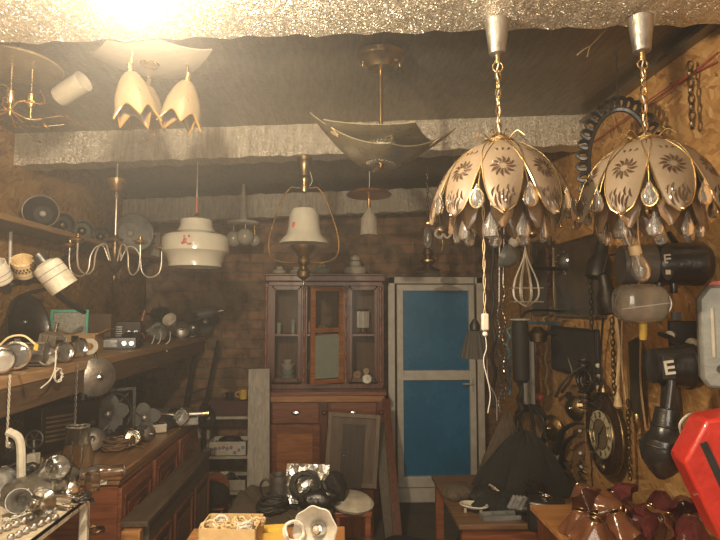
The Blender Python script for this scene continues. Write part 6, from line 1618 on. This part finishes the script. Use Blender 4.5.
# toilet-lid shaped plate
k = 2.95 / 540; p = P(352, 501, 2.95)
t = thing('dusty_oval_plate', 'dusty white oval lid lying flat to the right of the draped bench', 'lid', tuple(p), (4, 6, 0))
MB().lathe([(.002, .018), (.10, .014), (.118, 0), (.112, -.014), (.10, -.016), (.09, -.004), (.002, .004)], 40, Matrix.Diagonal((1.0, 1.15, 1, 1))).build('lid', M_WHITED, t)
t2 = thing('wooden_stool', 'small wooden stool carrying the dusty white lid', 'stool', (p.x, p.y, 0)); zz = p.z - .024
MB().box((0, 0, zz - .012), (.2, .2, .024)).build('seat', M_WRED, t2, bevel=.004)
for sx in (-1, 1):
    for sy in (-1, 1): MB().box((sx * .08, sy * .08, (zz - .024) / 2), (.028, .028, zz - .024)).build('leg', M_WRED, t2)
# near table
NZ = .895
t = thing('front_table', 'orange-brown wooden table at the bottom centre with lamp boxes', 'table', (-.25, 1.72, 0))
MB().box((0, 0, NZ - .012), (.54, .58, .024)).build('tabletop', M_WTOP, t, bevel=.003)
for sx in (-1, 1):
    for sy in (-1, 1): MB().box((sx * .24, sy * .25, (NZ - .024) / 2), (.04, .04, NZ - .024)).build('leg', M_WTOP, t)
Yb = 1.78; kb = Yb / 540; p = P(230, 533, Yb)
bx = g_box('open light cardboard box full of coiled cords, bottom centre left', (p.x, Yb + .03, NZ + .001), (0, 0, -3), (55 * kb, .13, .098), M_CARDL, flaps=False, fill=M_CARDL)
zt = NZ + .098 * .72
for i in range(6):
    g_coil(('cream cord bundle at the left in the open cardboard box', 'white cord bundle second in the open cardboard box', 'beige cord bundle third in the open cardboard box', 'cream cord bundle fourth in the open cardboard box', 'white cord bundle fifth in the open cardboard box', 'beige cord bundle at the right in the open cardboard box')[i],
           (p.x - .072 + .029 * i, Yb + .03 + (.018 if i % 2 else -.018), zt), (20, 15 * (-1) ** i, 40 * i), .024, 4, (M_ROPE, M_WIREW, M_CREAM)[i % 3], .004, seed=60 + i, flat=.9, tail=False, name='cord_bundle')
p = P(271, 528, 1.86); g_box('small yellow carton behind the megaphone lamp', (p.x, 1.88, NZ + .001), (0, 0, 6), (.10, .07, .045), M_YELLOW, flaps=False, fill=M_YELLOW)
# megaphone lamp
Y = 1.66; k = Y / 540; c = P(316, 530, Y)
t = thing('megaphone_lamp', 'white horn-shaped lamp facing the viewer at the bottom centre', 'lamp', tuple(c), look((-.25, -.93, .22)))
def f_h(u, v):
    a = 2 * PI * u; r = (4 + 18 * v ** 1.6) * k * (1 + .035 * v ** 4 * math.sin(8 * a)); return Vector((r * math.cos(a), r * math.sin(a), -.075 + .09 * v))
MB().grid(f_h, 56, 14, closeu=True, th=.004).build('horn', M_WHITE, t)
MB().lathe([(.002, .0), (.016, -.004), (.024, -.02), (.026, -.05), (.01, -.06)], 22).build('reflector_cup', M_CHROME, t); MB().ball((0, 0, -.005), .012, 12).build('bulb', M_OPAL, t)
MB().cyl((0, 0, -.14), (0, 0, -.07), .02, .026).build('neck', M_WHITED, t)
MB().bar((0, .02, -.12), (0, -.04, -.16), .02, .02).build('foot', M_WHITED, t)
Y = 1.64; k = Y / 540; c = P(268, 530, Y)
t = thing('wall_lamp_base', 'white round lamp base with a stalk, left of the megaphone lamp', 'lamp part', tuple(c), look((.97, -.15, .0)))
MB().lathe([(.002, -.012), (12 * k, -.01), (13 * k, 0), (12.5 * k, .008), (5 * k, .014), (3 * k, .03), (3.4 * k, .05), (2.6 * k, .06), (.004, .09)], 32).build('base', M_WHITE, t)
MB().torus(.012, .003, T(0, 0, .06), 16).build('collar', M_CHROME, t)
t.location.z = NZ + 13 * k + .003
g_coil('white coiled telephone-like cord between lamp base and megaphone lamp', P(291, 531, 1.68), (70, 20, 20), .03, 4, M_WIREW, .004, name='cord_coil', seed=70, flat=1.2)
foil_bag('dark cloth bundle on the floor in front of the door', Vector((.42, 3.6, .01)), (0, 0, 0), (.2, .15, .12), M_CLOTH, name='cloth_bundle', cat='cloth', seed=80)
tag(MB().box((0, 0, 0), (.5, .3, .02)).build('wooden_board', M_WTOP, loc=(-.45, 2.2, .01), rot=(0, 0, 20)), 'loose orange board on the floor between sideboard and front table', 'board')
t = thing('chair', 'brown round-backed wooden chair before the white shelf unit', 'chair', (P(216, 500, 4.2).x, 4.2, 0), (0, 0, 0), scale=.60)
def arch(u): a = PI * u; return (-.16 * math.cos(a), 0, .58 + .16 * math.sin(a))
MB().prism([(x, z) for x, _, z in [arch(i / 16) for i in range(17)]] , .025, RX(90)).build('backrest', M_WRED, t, bevel=.004)
MB().box((0, -.2, .42), (.36, .36, .03)).build('seat', M_WDARK, t, bevel=.008)
for sx in (-1, 1):
    MB().box((sx * .15, 0, .3), (.03, .03, .6)).build('leg', M_WRED, t); MB().box((sx * .15, -.36, .2), (.03, .03, .405)).build('leg', M_WRED, t)
foil_bag('dark jacket thrown on the seat of the round-backed chair', (t.location.x, 4.07, .265), (0, 0, 0), (.11, .09, .10), M_CLOTH, name='jacket', cat='jacket', seed=85)

# wire forms and small metal stock low on the right wall
for i, (px, py, L) in enumerate(((566, 478, 'bent wire spring form hanging under the curved horns'), (582, 482, 'second bent wire spring form, touching the heap of lampshades'))):
    t = wr_thing('wire_form', L, 'spring', px, py, .07)
    MB().tube([(.05 * math.sin(q * .9) * (1 - q / 60), .12 - q * .006, .012 * math.cos(q * .9)) for q in range(44)], .005, 6).build('spring_wire', M_BRASSD if i else M_IRON, t)
    MB().tube([(0, .12, 0), (0, .17, -.03), (0, .17, -.068)], .004).build('hook', M_IRON, t)
t = wr_thing('pendulum_weight', 'brass cone weight hanging on a cord right of the oval clock', 'weight', 637, 420, .05)
MB().lathe([(.002, -.06), (.014, -.03), (.018, .01), (.012, .03), (.004, .036)], 18, RX(-90)).build('cone', M_BRASS, t); MB().tube([(0, .03, 0), (0, .2, -.03)], .002).build('cord', M_IRON, t)
g_headlamp('steel cup lamp head lying at the back of the work table', tb(532, 478) + Vector((.0, -.0, .06)), look((-.5, -.8, .2)), 1.0, body=M_STEEL, name='steel_cup_lamp')
g_motor('small steel motor on the front edge of the work table', tb(527, 520) + Vector((0, .03, .045)), look((.9, -.3, 0)), .8, M_IRON)
